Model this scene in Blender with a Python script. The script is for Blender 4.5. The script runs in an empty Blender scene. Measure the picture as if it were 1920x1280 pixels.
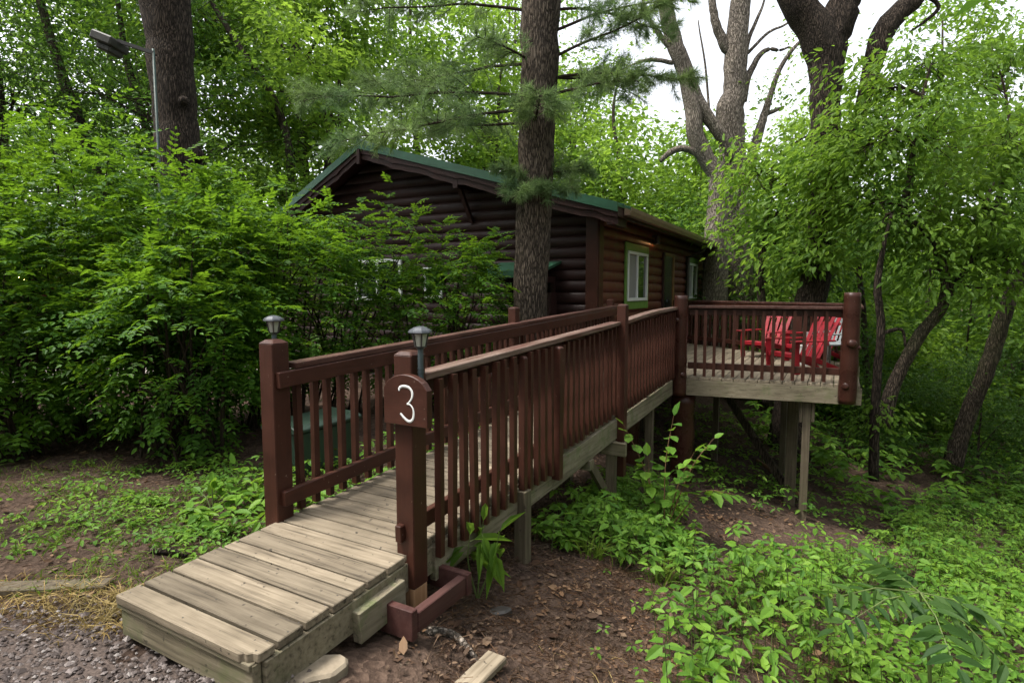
import bpy, math, random
import numpy as np
from mathutils import Vector, Matrix

# ------------------------------------------------------------------ camera, sky, sun, exposure
scene = bpy.context.scene
CAMZ = 1.6
FPX, PITCH = 1081.4, 0.0848
cam = bpy.data.cameras.new("camera")
cam.sensor_width = 36.0
cam.lens = FPX / 1920 * 36.0
cam.clip_start = 0.05
cam.clip_end = 1000
camo = bpy.data.objects.new("camera", cam)
scene.collection.objects.link(camo)
camo.location = (0, 0, CAMZ)
camo.rotation_euler = (math.pi / 2 - PITCH, 0, 0)
scene.camera = camo

SUN_EL, SUN_AZ = math.radians(64), math.radians(258)   # azimuth the light comes from, clockwise from +Y
world = bpy.data.worlds.new("World")
scene.world = world
world.use_nodes = True
wn = world.node_tree.nodes
wl = world.node_tree.links
wn.clear()
wo = wn.new("ShaderNodeOutputWorld")
bg = wn.new("ShaderNodeBackground")
sky = wn.new("ShaderNodeTexSky")
sky.sky_type = 'NISHITA'
sky.sun_disc = False
sky.sun_elevation = SUN_EL
sky.sun_rotation = SUN_AZ
sky.air_density = 1.0
sky.dust_density = 4.0
hs = wn.new("ShaderNodeHueSaturation")
hs.inputs['Saturation'].default_value = 0.22           # overcast: nearly white sky
hs.inputs['Value'].default_value = 1.0
wl.new(sky.outputs[0], hs.inputs['Color'])
wl.new(hs.outputs[0], bg.inputs['Color'])
bg.inputs['Strength'].default_value = 0.15
wl.new(bg.outputs[0], wo.inputs['Surface'])

sun = bpy.data.lights.new("sun", 'SUN')
sun.energy = 1.5
sun.angle = math.radians(12)
sun.color = (1.0, 0.95, 0.86)
suno = bpy.data.objects.new("sun", sun)
scene.collection.objects.link(suno)
sd = Vector((math.sin(SUN_AZ) * math.cos(SUN_EL), math.cos(SUN_AZ) * math.cos(SUN_EL), math.sin(SUN_EL)))
suno.rotation_euler = sd.to_track_quat('Z', 'Y').to_euler()
suno.location = (0, 0, 30)

scene.view_settings.view_transform = 'Standard'
scene.view_settings.look = 'None'
scene.view_settings.exposure = 1.65
scene.view_settings.gamma = 1.0
scene.view_settings.use_curve_mapping = False
scene.cycles.max_bounces = 5
scene.cycles.diffuse_bounces = 2
scene.cycles.transmission_bounces = 3
scene.cycles.glossy_bounces = 3
scene.cycles.caustics_reflective = False
scene.cycles.caustics_refractive = False

COL = scene.collection
RNG = np.random.default_rng(7)
TH = 0.5105
CS, SN = math.cos(TH), math.sin(TH)
OX, OY = -0.991, 2.080                                   # ramp frame origin: front right corner of the ramp


def W(t, s, z=0.0):
    """ramp frame (t across to the right, s along the ramp, z up) to world"""
    return np.array((OX + CS * t + SN * s, OY - SN * t + CS * s, z))


def toST(x, y):
    dx, dy = x - OX, y - OY
    return SN * dx + CS * dy, CS * dx - SN * dy         # s, t


def P(px, py, d):
    """world point seen at photo pixel (1920 wide) at depth y=d: used to work out real positions"""
    u = (px - 960) / FPX
    v = (640 - py) / FPX
    cp, sp = math.cos(PITCH), math.sin(PITCH)
    dirx, diry, dirz = u, cp + v * sp, v * cp - sp
    k = d / diry
    return np.array((dirx * k, d, CAMZ + dirz * k))


def sstep(a, b, x):
    x = np.clip((x - a) / (b - a), 0, 1)
    return x * x * (3 - 2 * x)


def ground_z(x, y):
    x = np.asarray(x, float)
    y = np.asarray(y, float)
    s, t = toST(x, y)
    A = 0.15 * np.clip(s - 0.3, 0, 8.5) * sstep(-3.0, 0.2, t)
    B = 0.22 * np.clip(t, 0, 6.5)
    z = -A - B
    z = z + 0.05 * np.clip(t - 9, 0, 60) * 1.0
    z = z + 0.03 * np.clip(s - 24, 0, 60)
    z = z + 0.03 * np.sin(x * 2.1 + 1.3 * np.sin(y * 1.7)) * np.sin(y * 1.9 + 0.7) + 0.012 * np.sin(x * 7.3 + y * 3.1) * np.sin(y * 6.1 - x * 2.2)
    return z


# ------------------------------------------------------------------ mesh helpers
class Buf:
    def __init__(self):
        self.v = []
        self.f = []
        self.n = 0

    def add(self, verts, faces):
        verts = np.asarray(verts, float).reshape(-1, 3)
        faces = np.asarray(faces, int)
        self.v.append(verts)
        self.f.append(faces + self.n)
        self.n += len(verts)

    def box(self, c, sx, sy, sz, ax=None):
        """box centred at c, full sizes; ax = optional 3x3 rows of local axes"""
        h = np.array([(x, y, z) for x in (-.5, .5) for y in (-.5, .5) for z in (-.5, .5)]) * (sx, sy, sz)
        if ax is not None:
            h = h @ np.asarray(ax, float)
        self.add(h + np.asarray(c, float), [(0, 1, 3, 2), (4, 6, 7, 5), (0, 4, 5, 1), (2, 3, 7, 6), (0, 2, 6, 4), (1, 5, 7, 3)])

    def bar(self, a, b, w, h, up=(0, 0, 1), jitter=0):
        a = np.asarray(a, float)
        b = np.asarray(b, float)
        d = b - a
        L = np.linalg.norm(d)
        d = d / L
        s = np.cross(d, up)
        s /= np.linalg.norm(s)
        u = np.cross(s, d)
        self.box((a + b) / 2, w, L, h, [s, d, u])

    def tube(self, pts, rad, n=8, cap=True, ridge=0.0, rng=None, lobes=None):
        pts = np.asarray(pts, float)
        rad = np.broadcast_to(np.asarray(rad, float), (len(pts),))
        d = np.gradient(pts, axis=0)
        d /= np.linalg.norm(d, axis=1)[:, None] + 1e-9
        ref = np.array((1.0, 0, 0)) if abs(d[:, 0]).mean() < .8 else np.array((0, 1.0, 0))
        a = np.cross(d, ref)
        a /= np.linalg.norm(a, axis=1)[:, None]
        b = np.cross(d, a)
        ang = np.linspace(0, 2 * np.pi, n, endpoint=False)
        m = len(pts)
        r = np.repeat(rad[:, None], n, 1)
        if ridge and rng is not None:
            nz = rng.normal(size=(m, n))
            for _ in range(3):
                nz = (nz + .8 * np.roll(nz, 1, 0) + .8 * np.roll(nz, -1, 0)) / 2.6
            r = r * (1 + ridge * nz)
        v = pts[:, None] + r[..., None] * (np.cos(ang)[None, :, None] * a[:, None] + np.sin(ang)[None, :, None] * b[:, None])
        i = np.arange(m - 1)[:, None] * n
        j = np.arange(n)
        j2 = (j + 1) % n
        f = np.stack([i + j, i + j2, i + n + j2, i + n + j], -1).reshape(-1, 4)
        self.add(v.reshape(-1, 3), f)
        if cap:
            base = self.n - m * n
            self.f.append(np.array([list(base + np.arange(n)[::-1])]))
            self.f.append(np.array([list(base + (m - 1) * n + np.arange(n))]))

    def prism(self, outline, o, ex, ey, ez, thick):
        """extrude a 2-D outline (ex,ey plane at o) by thick along ez"""
        o = np.asarray(o, float)
        q = np.asarray(outline, float)
        ex, ey, ez = (np.asarray(k, float) for k in (ex, ey, ez))
        A = o + q[:, :1] * ex + q[:, 1:2] * ey
        B = A + ez * thick
        n = len(q)
        self.v.append(np.vstack([A, B]))
        k = self.n
        self.f.append(np.array([[k + i for i in range(n)][::-1]]))
        self.f.append(np.array([[k + n + i for i in range(n)]]))
        self.f.append(np.array([[k + i, k + (i + 1) % n, k + n + (i + 1) % n, k + n + i] for i in range(n)]))
        self.n += 2 * n

    def mesh(self, name, off=None, smooth=False):
        v = np.vstack(self.v)
        if off is not None:
            v = v - np.asarray(off, float)
        me = bpy.data.meshes.new(name)
        counts = np.concatenate([np.full(len(f), f.shape[1]) for f in self.f])
        loops = np.concatenate([f.reshape(-1) for f in self.f])
        me.vertices.add(len(v))
        me.vertices.foreach_set("co", v.astype(np.float32).ravel())
        me.loops.add(len(loops))
        me.loops.foreach_set("vertex_index", loops.astype(np.int32))
        me.polygons.add(len(counts))
        starts = np.concatenate([[0], np.cumsum(counts)[:-1]])
        me.polygons.foreach_set("loop_start", starts.astype(np.int32))
        me.polygons.foreach_set("use_smooth", np.full(len(counts), bool(smooth)))
        me.update(calc_edges=True)
        me.validate()
        return me


def obj(name, buf, mat, parent=None, off=None, smooth=False, bevel=0.0):
    me = buf.mesh(name, off, smooth) if isinstance(buf, Buf) else buf
    if mat is not None and not me.materials:
        me.materials.append(mat)
    o = bpy.data.objects.new(name, me)
    COL.objects.link(o)
    if parent is not None:
        o.parent = parent
    if bevel:
        md = o.modifiers.new("bevel", 'BEVEL')
        md.width = bevel
        md.segments = 1
        md.limit_method = 'ANGLE'
        md.angle_limit = math.radians(40)
    return o


def tag(o, label=None, cat=None, group=None, kind=None):
    if label:
        o["label"] = label
    if cat:
        o["category"] = cat
    if group:
        o["group"] = group
    if kind:
        o["kind"] = kind
    return o


def thing(name, label, cat, loc=(0, 0, 0), rotz=0.0, group=None):
    o = bpy.data.objects.new(name, None)
    COL.objects.link(o)
    o.location = tuple(float(k) for k in loc)
    o.rotation_euler = (0, 0, rotz)
    o.empty_display_size = 0.2
    return tag(o, label, cat, group)


def rthing(name, label, cat, t, s, z, group=None):
    """thing whose children are written in the ramp frame (t, s, z), offset by its base"""
    o = thing(name, label, cat, W(t, s, z), -TH, group)
    return o, np.array((t, s, z))


# ------------------------------------------------------------------ materials
def newmat(name):
    m = bpy.data.materials.new(name)
    m.use_nodes = True
    nt = m.node_tree
    nt.nodes.clear()
    out = nt.nodes.new("ShaderNodeOutputMaterial")
    return m, nt, out


def N(nt, kind, **kw):
    n = nt.nodes.new(kind)
    for k, v in kw.items():
        if k in n.inputs:
            n.inputs[k].default_value = v
        else:
            setattr(n, k, v)
    return n


def ramp(nt, fac, stops):
    r = nt.nodes.new("ShaderNodeValToRGB")
    e = r.color_ramp.elements
    while len(e) < len(stops):
        e.new(0.5)
    for i, (p, c) in enumerate(stops):
        e[i].position = p
        e[i].color = (*c, 1)
    nt.links.new(fac, r.inputs[0])
    return r.outputs[0]


def texcoord(nt, scale, rot=(0, 0, 0), src='Object'):
    if src == 'Position':
        g = nt.nodes.new("ShaderNodeNewGeometry").outputs['Position']
    else:
        g = nt.nodes.new("ShaderNodeTexCoord").outputs[src]
    m = nt.nodes.new("ShaderNodeMapping")
    m.inputs['Scale'].default_value = scale
    m.inputs['Rotation'].default_value = rot
    nt.links.new(g, m.inputs[0])
    return m.outputs[0]


def noise(nt, vec, scale=5, detail=4, rough=.55):
    n = N(nt, "ShaderNodeTexNoise")
    n.inputs['Scale'].default_value = scale
    n.inputs['Detail'].default_value = detail
    n.inputs['Roughness'].default_value = rough
    nt.links.new(vec, n.inputs['Vector'])
    return n.outputs['Fac']


def mixc(nt, fac, a, b, mode='MIX'):
    m = nt.nodes.new("ShaderNodeMix")
    m.data_type = 'RGBA'
    m.blend_type = mode
    for sock, val in ((0, fac), (6, a), (7, b)):
        if isinstance(val, (int, float)):
            m.inputs[sock].default_value = val
        elif isinstance(val, tuple):
            m.inputs[sock].default_value = (*val, 1) if len(val) == 3 else val
        else:
            nt.links.new(val, m.inputs[sock])
    return m.outputs[2]


def bump(nt, h, strength=.3, dist=.02):
    b = nt.nodes.new("ShaderNodeBump")
    b.inputs['Strength'].default_value = strength
    b.inputs['Distance'].default_value = dist
    nt.links.new(h, b.inputs['Height'])
    return b.outputs[0]


def princ(nt, out, col, rough=.5, spec=.4, normal=None, metal=0):
    p = nt.nodes.new("ShaderNodeBsdfPrincipled")
    if isinstance(col, tuple):
        p.inputs['Base Color'].default_value = (*col, 1)
    else:
        nt.links.new(col, p.inputs['Base Color'])
    if isinstance(rough, (int, float)):
        p.inputs['Roughness'].default_value = rough
    else:
        nt.links.new(rough, p.inputs['Roughness'])
    p.inputs['Specular IOR Level'].default_value = spec
    p.inputs['Metallic'].default_value = metal
    if normal is not None:
        nt.links.new(normal, p.inputs['Normal'])
    nt.links.new(p.outputs[0], out.inputs['Surface'])
    return p


def island(nt):
    return nt.nodes.new("ShaderNodeNewGeometry").outputs['Random Per Island']


def wood_mat(name, c1, c2, c3, axis, rough=.75, grain=1.0, moss=0.0, island_var=.35, bstr=.35):
    """weathered timber: grain streaks along local axis"""
    m, nt, out = newmat(name)
    sc = [38.0, 38.0, 38.0]
    sc[axis] = 1.6
    vec = texcoord(nt, tuple(sc))
    isl = island(nt)
    addv = nt.nodes.new("ShaderNodeVectorMath")
    addv.operation = 'ADD'
    comb = nt.nodes.new("ShaderNodeCombineXYZ")
    mul = N(nt, "ShaderNodeMath", operation='MULTIPLY')
    mul.inputs[1].default_value = 71.0
    nt.links.new(isl, mul.inputs[0])
    for i in range(3):
        nt.links.new(mul.outputs[0], comb.inputs[i])
    nt.links.new(vec, addv.inputs[0])
    nt.links.new(comb.outputs[0], addv.inputs[1])
    g = noise(nt, addv.outputs[0], 1.0, 5, .65)
    col = ramp(nt, g, [(0.28, c3), (0.45, c1), (0.62, c2), (.8, c1)])
    big = noise(nt, texcoord(nt, (1, 1, 1)), 2.3, 4, .6)
    col = mixc(nt, 1.0, col, ramp(nt, big, [(.3, (.66, .64, .6)), (.7, (1.12, 1.1, 1.06))]), 'MULTIPLY')
    v = ramp(nt, isl, [(0, (1 - island_var,) * 3), (1, (1 + island_var * .55,) * 3)])
    col = mixc(nt, 1.0, col, v, 'MULTIPLY')
    spots = noise(nt, texcoord(nt, (1, 1, 1)), 28, 3, .5)
    col = mixc(nt, ramp(nt, spots, [(.66, (0, 0, 0)), (.72, (1, 1, 1))]), col, c3)
    if moss:
        ms = noise(nt, texcoord(nt, (1, 1, 1)), 6.0, 5, .65)
        col = mixc(nt, ramp(nt, ms, [(.5, (0, 0, 0)), (.72, (moss,) * 3)]), col, (.075, .11, .03))
    princ(nt, out, col, rough, .25, bump(nt, g, bstr, .006))
    return m


def paint_mat(name, col, dark, rough=.42, worn=0.0, axis=2, wcol=(.32, .25, .21)):
    """painted timber with faint grain, dirt and (worn) bare patches"""
    m, nt, out = newmat(name)
    sc = [45.0] * 3
    sc[axis] = 2.2
    g = noise(nt, texcoord(nt, tuple(sc)), 1.0, 4, .6)
    big = noise(nt, texcoord(nt, (1, 1, 1)), 4.0, 5, .65)
    c = mixc(nt, ramp(nt, big, [(.35, (0, 0, 0)), (.65, (1, 1, 1))]), dark, col)
    c = mixc(nt, ramp(nt, g, [(.35, (.35,) * 3), (.6, (0, 0, 0))]), c, dark)
    chips = noise(nt, texcoord(nt, (1, 1, .6)), 55, 2, .5)
    c = mixc(nt, ramp(nt, chips, [(.735, (0, 0, 0)), (.75, (.6, .6, .6))]), c, (.22, .17, .14))
    if worn:
        w = noise(nt, texcoord(nt, tuple(k * .5 for k in sc)), 1.0, 5, .7)
        c = mixc(nt, ramp(nt, w, [(.40, (0, 0, 0)), (.62, (worn,) * 3)]), c, wcol)
    r = ramp(nt, big, [(.3, (rough - .1,) * 3), (.7, (rough + .15,) * 3)])
    princ(nt, out, c, r, .24, bump(nt, g, .35, .004))
    return m


def leaf_mat(name, dark, mid, light, trans, tf=.42, rough=.42, patch=.7):
    m, nt, out = newmat(name)
    isl = island(nt)
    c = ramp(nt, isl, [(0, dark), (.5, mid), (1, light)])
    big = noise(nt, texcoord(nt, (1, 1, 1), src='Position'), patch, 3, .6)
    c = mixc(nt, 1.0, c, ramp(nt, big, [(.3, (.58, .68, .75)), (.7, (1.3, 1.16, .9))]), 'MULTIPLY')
    p = nt.nodes.new("ShaderNodeBsdfPrincipled")
    nt.links.new(c, p.inputs['Base Color'])
    p.inputs['Roughness'].default_value = rough
    p.inputs['Specular IOR Level'].default_value = .16
    t = nt.nodes.new("ShaderNodeBsdfTranslucent")
    tc = mixc(nt, 1.0, ramp(nt, isl, [(0, tuple(k * .8 for k in trans)), (1, trans)]),
              ramp(nt, big, [(.3, (.8, .85, .9)), (.7, (1.15, 1.08, .9))]), 'MULTIPLY')
    nt.links.new(tc, t.inputs['Color'])
    mx = nt.nodes.new("ShaderNodeMixShader")
    mx.inputs[0].default_value = tf
    nt.links.new(p.outputs[0], mx.inputs[1])
    nt.links.new(t.outputs[0], mx.inputs[2])
    nt.links.new(mx.outputs[0], out.inputs['Surface'])
    return m


def bark_mat(name, c1, c2, c3, zs=1.0, scale=9.0, bstr=.9, moss=0.0):
    m, nt, out = newmat(name)
    v = texcoord(nt, (scale, scale, scale * .14 * zs))
    vor = N(nt, "ShaderNodeTexVoronoi", feature='DISTANCE_TO_EDGE')
    vor.inputs['Scale'].default_value = 1.6
    nz = noise(nt, v, 1.5, 6, .7)
    wob = nt.nodes.new("ShaderNodeVectorMath")
    wob.operation = 'ADD'
    nt.links.new(v, wob.inputs[0])
    cx = nt.nodes.new("ShaderNodeCombineXYZ")
    for i in range(3):
        nt.links.new(nz, cx.inputs[i])
    nt.links.new(cx.outputs[0], wob.inputs[1])
    nt.links.new(wob.outputs[0], vor.inputs['Vector'])
    h = N(nt, "ShaderNodeMath", operation='ADD')
    r1 = ramp(nt, vor.outputs['Distance'], [(0, (0, 0, 0)), (.22, (1, 1, 1))])
    nt.links.new(r1, h.inputs[0])
    nt.links.new(nz, h.inputs[1])
    c = ramp(nt, nz, [(.3, c1), (.55, c2), (.75, c3)])
    c = mixc(nt, r1, tuple(k * .35 for k in c1), c)
    big = noise(nt, texcoord(nt, (1, 1, .5)), 1.7, 4, .6)
    c = mixc(nt, 1.0, c, ramp(nt, big, [(.3, (.7, .7, .7)), (.7, (1.2, 1.18, 1.15))]), 'MULTIPLY')
    if moss:
        c = mixc(nt, ramp(nt, big, [(.48, (0, 0, 0)), (.65, (moss,) * 3)]), c, (.07, .085, .03))
    princ(nt, out, c, .9, .15, bump(nt, h.outputs[0], bstr, .03))
    return m


def plain(name, col, rough=.5, spec=.4, metal=0, nscale=12, var=.25, bs=.1):
    m, nt, out = newmat(name)
    n = noise(nt, texcoord(nt, (1, 1, 1)), nscale, 4, .6)
    c = ramp(nt, n, [(.3, tuple(k * (1 - var) for k in col)), (.7, tuple(min(1, k * (1 + var)) for k in col))])
    princ(nt, out, c, rough, spec, bump(nt, n, bs, .004), metal)
    return m


def emit(name, col, strength):
    m, nt, out = newmat(name)
    e = N(nt, "ShaderNodeEmission")
    e.inputs[0].default_value = (*col, 1)
    e.inputs[1].default_value = strength
    nt.links.new(e.outputs[0], out.inputs[0])
    return m


BR, BRD = (.062, .0215, .0130), (.034, .0130, .0088)
M = {}
M['deck'] = wood_mat('weathered_decking', (.165, .135, .098), (.238, .199, .148), (.042, .033, .024), 0, island_var=.32)
M['deck_long'] = wood_mat('weathered_decking_long', (.2, .165, .12), (.26, .22, .165), (.07, .055, .04), 1, island_var=.28)
M['beam'] = wood_mat('grey_beam', (.16, .138, .098), (.215, .19, .14), (.06, .05, .035), 1, moss=.85)
M['beam_x'] = wood_mat('grey_beam_cross', (.15, .127, .088), (.2, .175, .125), (.055, .047, .033), 0, moss=.5)
M['post'] = wood_mat('grey_post', (.085, .068, .047), (.12, .099, .07), (.036, .027, .02), 2, moss=.25)
M['rawpost'] = wood_mat('raw_post', (.3, .17, .09), (.38, .23, .13), (.13, .07, .04), 2)
M['paint_z'] = paint_mat('brown_paint_upright', BR, BRD, axis=2)
M['paint_y'] = paint_mat('brown_paint_rail', BR, BRD, axis=1)
M['paint_x'] = paint_mat('brown_paint_cross', BR, BRD, axis=0)
M['cap'] = paint_mat('brown_paint_cap', (.085, .034, .026), BRD, axis=1, worn=.3, wcol=(.15, .1, .083))
M['cap_worn'] = paint_mat('brown_paint_worn_cap', (.09, .042, .033), BR, axis=1, worn=.75, wcol=(.2, .15, .122))
M['redwood'] = paint_mat('faded_red_brown_paint', (.07, .025, .02), (.038, .015, .013), rough=.65, axis=1, worn=.25, wcol=(.12, .07, .06))
M['logpaint'] = paint_mat('glossy_brown_log', (.05, .0175, .011), (.028, .011, .008), rough=.28, axis=2)
M['log_wall'] = paint_mat('log_siding_paint', (.125, .038, .027), (.07, .023, .017), rough=.42, axis=1)  # lit copy of the siding: brightened, and reddened against green bounce light
M['log_wall_shade'] = paint_mat('log_siding_shaded_gable', (.03, .0125, .0105), (.018, .008, .007), rough=.5, axis=0)  # same siding darkened: the gable's shade is put into the colour
M['fascia'] = paint_mat('fascia_paint', (.035, .0145, .012), (.02, .009, .008), rough=.5, axis=0)
M['green_metal'] = plain('green_metal_roof', (.028, .085, .05), .33, .5, .0, 5, .2)
M['green_paint'] = plain('green_casing_paint', (.105, .2, .04), .55, .3, 0, 9, .12)
M['white_vinyl'] = plain('white_vinyl', (.6, .62, .6), .4, .4, 0, 5, .04, 0)
M['red_plastic'] = plain('red_resin', (.27, .010, .018), .42, .45, 0, 4, .4, .02)
M['white_plastic'] = plain('white_resin', (.3, .33, .33), .4, .5, 0, 6, .12, .02)
M['box_green'] = plain('cabinet_green', (.018, .036, .025), .45, .5, 0, 4, .2, .05)
M['white'] = plain('white_enamel', (.65, .65, .63), .5, .3, 0, 20, .06)
M['orange'] = plain('orange_label', (.75, .22, .03), .5, .3)
M['solar_metal'] = plain('blue_grey_metal', (.085, .11, .12), .38, .5, .5, 10, .2)
M['solar_cap'] = plain('grey_cap', (.06, .065, .075), .4, .5, .2, 30, .2)
M['lamp_pole'] = plain('dark_green_pole', (.012, .035, .029), .5, .4)
M['dark_metal'] = plain('dark_metal', (.045, .04, .036), .5, .4)
M['gutter'] = plain('brown_gutter', (.16, .105, .075), .4, .45)
M['door'] = plain('dark_door', (.02, .022, .02), .25, .5)
M['tan'] = plain('tan_wood_trim', (.16, .085, .028), .5, .4)
M['stone'] = plain('flat_stone', (.2, .165, .12), .85, .2, 0, 14, .35, .4)
M['lit'] = emit('lit_bulb', (1.0, .5, .14), 30)
M['screen'] = plain('window_screen', (.22, .22, .22), .55, .3, 0, 3, .1)


def glass_mat(name, col, rough=.05):
    m, nt, out = newmat(name)
    princ(nt, out, col, rough, .9)
    return m


M['glass'] = glass_mat('dark_window_glass', (.012, .02, .014))
M['lens'] = glass_mat('lamp_lens', (.34, .35, .3), .15)
M['bark_pine'] = bark_mat('pine_bark', (.085, .064, .048), (.165, .13, .1), (.24, .2, .16), 1.0, 30)
M['bark_dark'] = bark_mat('dark_bark', (.045, .034, .027), (.10, .075, .058), (.13, .1, .08), 1.0, 26)
M['bark_pale'] = bark_mat('pale_bark', (.2, .165, .135), (.38, .325, .275), (.5, .44, .38), 1.3, 24)
M['bark_mid'] = bark_mat('grey_brown_bark', (.06, .047, .036), (.13, .10, .076), (.17, .135, .105), 1.0, 24, moss=.4)
M['twig'] = plain('twig_bark', (.035, .026, .019), .9, .1, 0, 20, .3)
M['stem'] = plain('green_stem', (.09, .12, .035), .6, .3)
M['stem_red'] = plain('reddish_stem', (.14, .08, .04), .6, .3)
LF = {}
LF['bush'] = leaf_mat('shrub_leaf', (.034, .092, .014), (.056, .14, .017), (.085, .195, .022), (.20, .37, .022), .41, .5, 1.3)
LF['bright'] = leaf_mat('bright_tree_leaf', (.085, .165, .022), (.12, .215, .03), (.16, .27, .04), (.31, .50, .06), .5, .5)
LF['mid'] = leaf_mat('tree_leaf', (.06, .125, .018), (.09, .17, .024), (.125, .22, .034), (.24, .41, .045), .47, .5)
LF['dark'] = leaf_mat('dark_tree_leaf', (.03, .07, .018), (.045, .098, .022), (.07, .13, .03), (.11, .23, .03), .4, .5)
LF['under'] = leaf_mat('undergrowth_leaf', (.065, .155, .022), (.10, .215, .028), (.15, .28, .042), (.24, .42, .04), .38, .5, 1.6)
LF['grass'] = leaf_mat('grass_blade', (.07, .13, .02), (.10, .17, .022), (.15, .21, .035), (.18, .29, .035), .35, .5, 2.0)
LF['straw'] = leaf_mat('dry_grass_blade', (.22, .16, .065), (.31, .23, .095), (.4, .31, .14), (.3, .22, .08), .25, .6, 2.0)
LF['needle'] = leaf_mat('pine_needle', (.085, .145, .055), (.125, .195, .08), (.17, .245, .11), (.22, .34, .12), .42, .5, 1.2)
LF['litter'] = leaf_mat('dead_leaf', (.055, .030, .020), (.10, .06, .040), (.20, .135, .095), (.12, .06, .03), .12, .8, 3.0)

# ------------------------------------------------------------------ ground, gravel, path
gx = np.concatenate([np.linspace(-160, -14, 26), np.linspace(-13, -6, 25)[:-1], np.arange(-6, 9.01, .13), np.linspace(9.5, 22, 36), np.linspace(24, 160, 26)])
gy = np.concatenate([np.linspace(-60, -3, 14), np.arange(-2, 12, .13), np.linspace(12.2, 30, 60), np.linspace(32, 190, 30)])
X, Y = np.meshgrid(gx, gy)
rn = np.random.default_rng(3)
Z = ground_z(X, Y) + rn.normal(size=X.shape) * .006 * (np.hypot(X, Y) < 14)
gb = Buf()
nx, ny = len(gx), len(gy)
ii, jj = np.meshgrid(np.arange(ny - 1), np.arange(nx - 1), indexing='ij')
q = (ii * nx + jj).ravel()
gb.add(np.stack([X, Y, Z], -1).reshape(-1, 3), np.stack([q, q + 1, q + nx + 1, q + nx], -1))
m, nt, out = newmat('forest_soil')
pv = texcoord(nt, (1, 1, 1), src='Position')
n1 = noise(nt, pv, 1.1, 6, .62)
n2 = noise(nt, pv, 18, 5, .7)
vo = N(nt, "ShaderNodeTexVoronoi")
vo.inputs['Scale'].default_value = 24
nt.links.new(pv, vo.inputs['Vector'])
c = ramp(nt, n2, [(.3, (.026, .018, .014)), (.5, (.058, .040, .031)), (.72, (.115, .082, .064))])
c2 = ramp(nt, vo.outputs['Color'], [(.0, (.026, .017, .013)), (.5, (.068, .046, .035)), (1, (.15, .105, .08))])
c = mixc(nt, .4, c, c2)
c = mixc(nt, 1.0, c, ramp(nt, n1, [(.3, (.42, .42, .42)), (.62, (1.25, 1.2, 1.15))]), 'MULTIPLY')
hh = N(nt, "ShaderNodeMath", operation='ADD')
nt.links.new(n2, hh.inputs[0])
nt.links.new(vo.outputs['Distance'], hh.inputs[1])
princ(nt, out, c, .95, .1, bump(nt, hh.outputs[0], .8, .03))
tag(obj('ground', gb, m, smooth=True), kind='structure')


def sheet(name, poly_fn, xr, yr, step, lift, mat):
    xs = np.arange(*xr, step)
    ys = np.arange(*yr, step)
    XX, YY = np.meshgrid(xs, ys)
    ZZ = ground_z(XX, YY) + lift
    nx, ny = len(xs), len(ys)
    ii, jj = np.meshgrid(np.arange(ny - 1), np.arange(nx - 1), indexing='ij')
    keep = poly_fn(XX[:-1, :-1] + step / 2, YY[:-1, :-1] + step / 2)
    q = (ii * nx + jj)[keep]
    b = Buf()
    b.add(np.stack([XX, YY, ZZ], -1).reshape(-1, 3), np.stack([q, q + 1, q + nx + 1, q + nx], -1))
    return tag(obj(name, b, mat, smooth=True), kind='structure')


gm = plain('path_gravel', (.36, .31, .29), .9, .1, 0, 30, .3, .4)
path_fn = lambda x, y: (np.abs(y - (11.6 + .25 * (x + 7))) < 1.0) & (x < -2.6)
sheet('path', path_fn, (-30, -2.5), (4, 16), .2, .03, gm)


def gravel_edge(x, y):
    return 2.66 - .5 * np.clip(x + 1.9, 0, 9) + .05 * np.sin(x * 5) + .04 * np.sin(x * 17 + y * 9) + .03 * np.sin(x * 41 - y * 23) - y


def in_gravel(x, y):
    return (gravel_edge(x, y) > -.06) & (x < -.7)


xs, ys = np.arange(-6, -.3, .05), np.arange(-2, 3.9, .05)
XX, YY = np.meshgrid(xs, ys)
edge = gravel_edge(XX, YY)
gbb = Buf()
ii, jj = np.meshgrid(np.arange(len(ys) - 1), np.arange(len(xs) - 1), indexing='ij')
q = (ii * len(xs) + jj).ravel()
gbb.add(np.stack([XX, YY, ground_z(XX, YY) + .026 - .07 * (1 - sstep(-.3, .25, edge)) + rn.normal(size=XX.shape) * .003], -1).reshape(-1, 3), np.stack([q, q + 1, q + len(xs) + 1, q + len(xs)], -1))
tag(obj('gravel_bed', gbb, plain('gravel_fines', (.075, .058, .05), .95, .1, 0, 70, .6, .9), smooth=True), kind='structure')


# ------------------------------------------------------------------ foliage primitives
def unit(v):
    return v / (np.linalg.norm(v, axis=-1, keepdims=True) + 1e-9)


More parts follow.
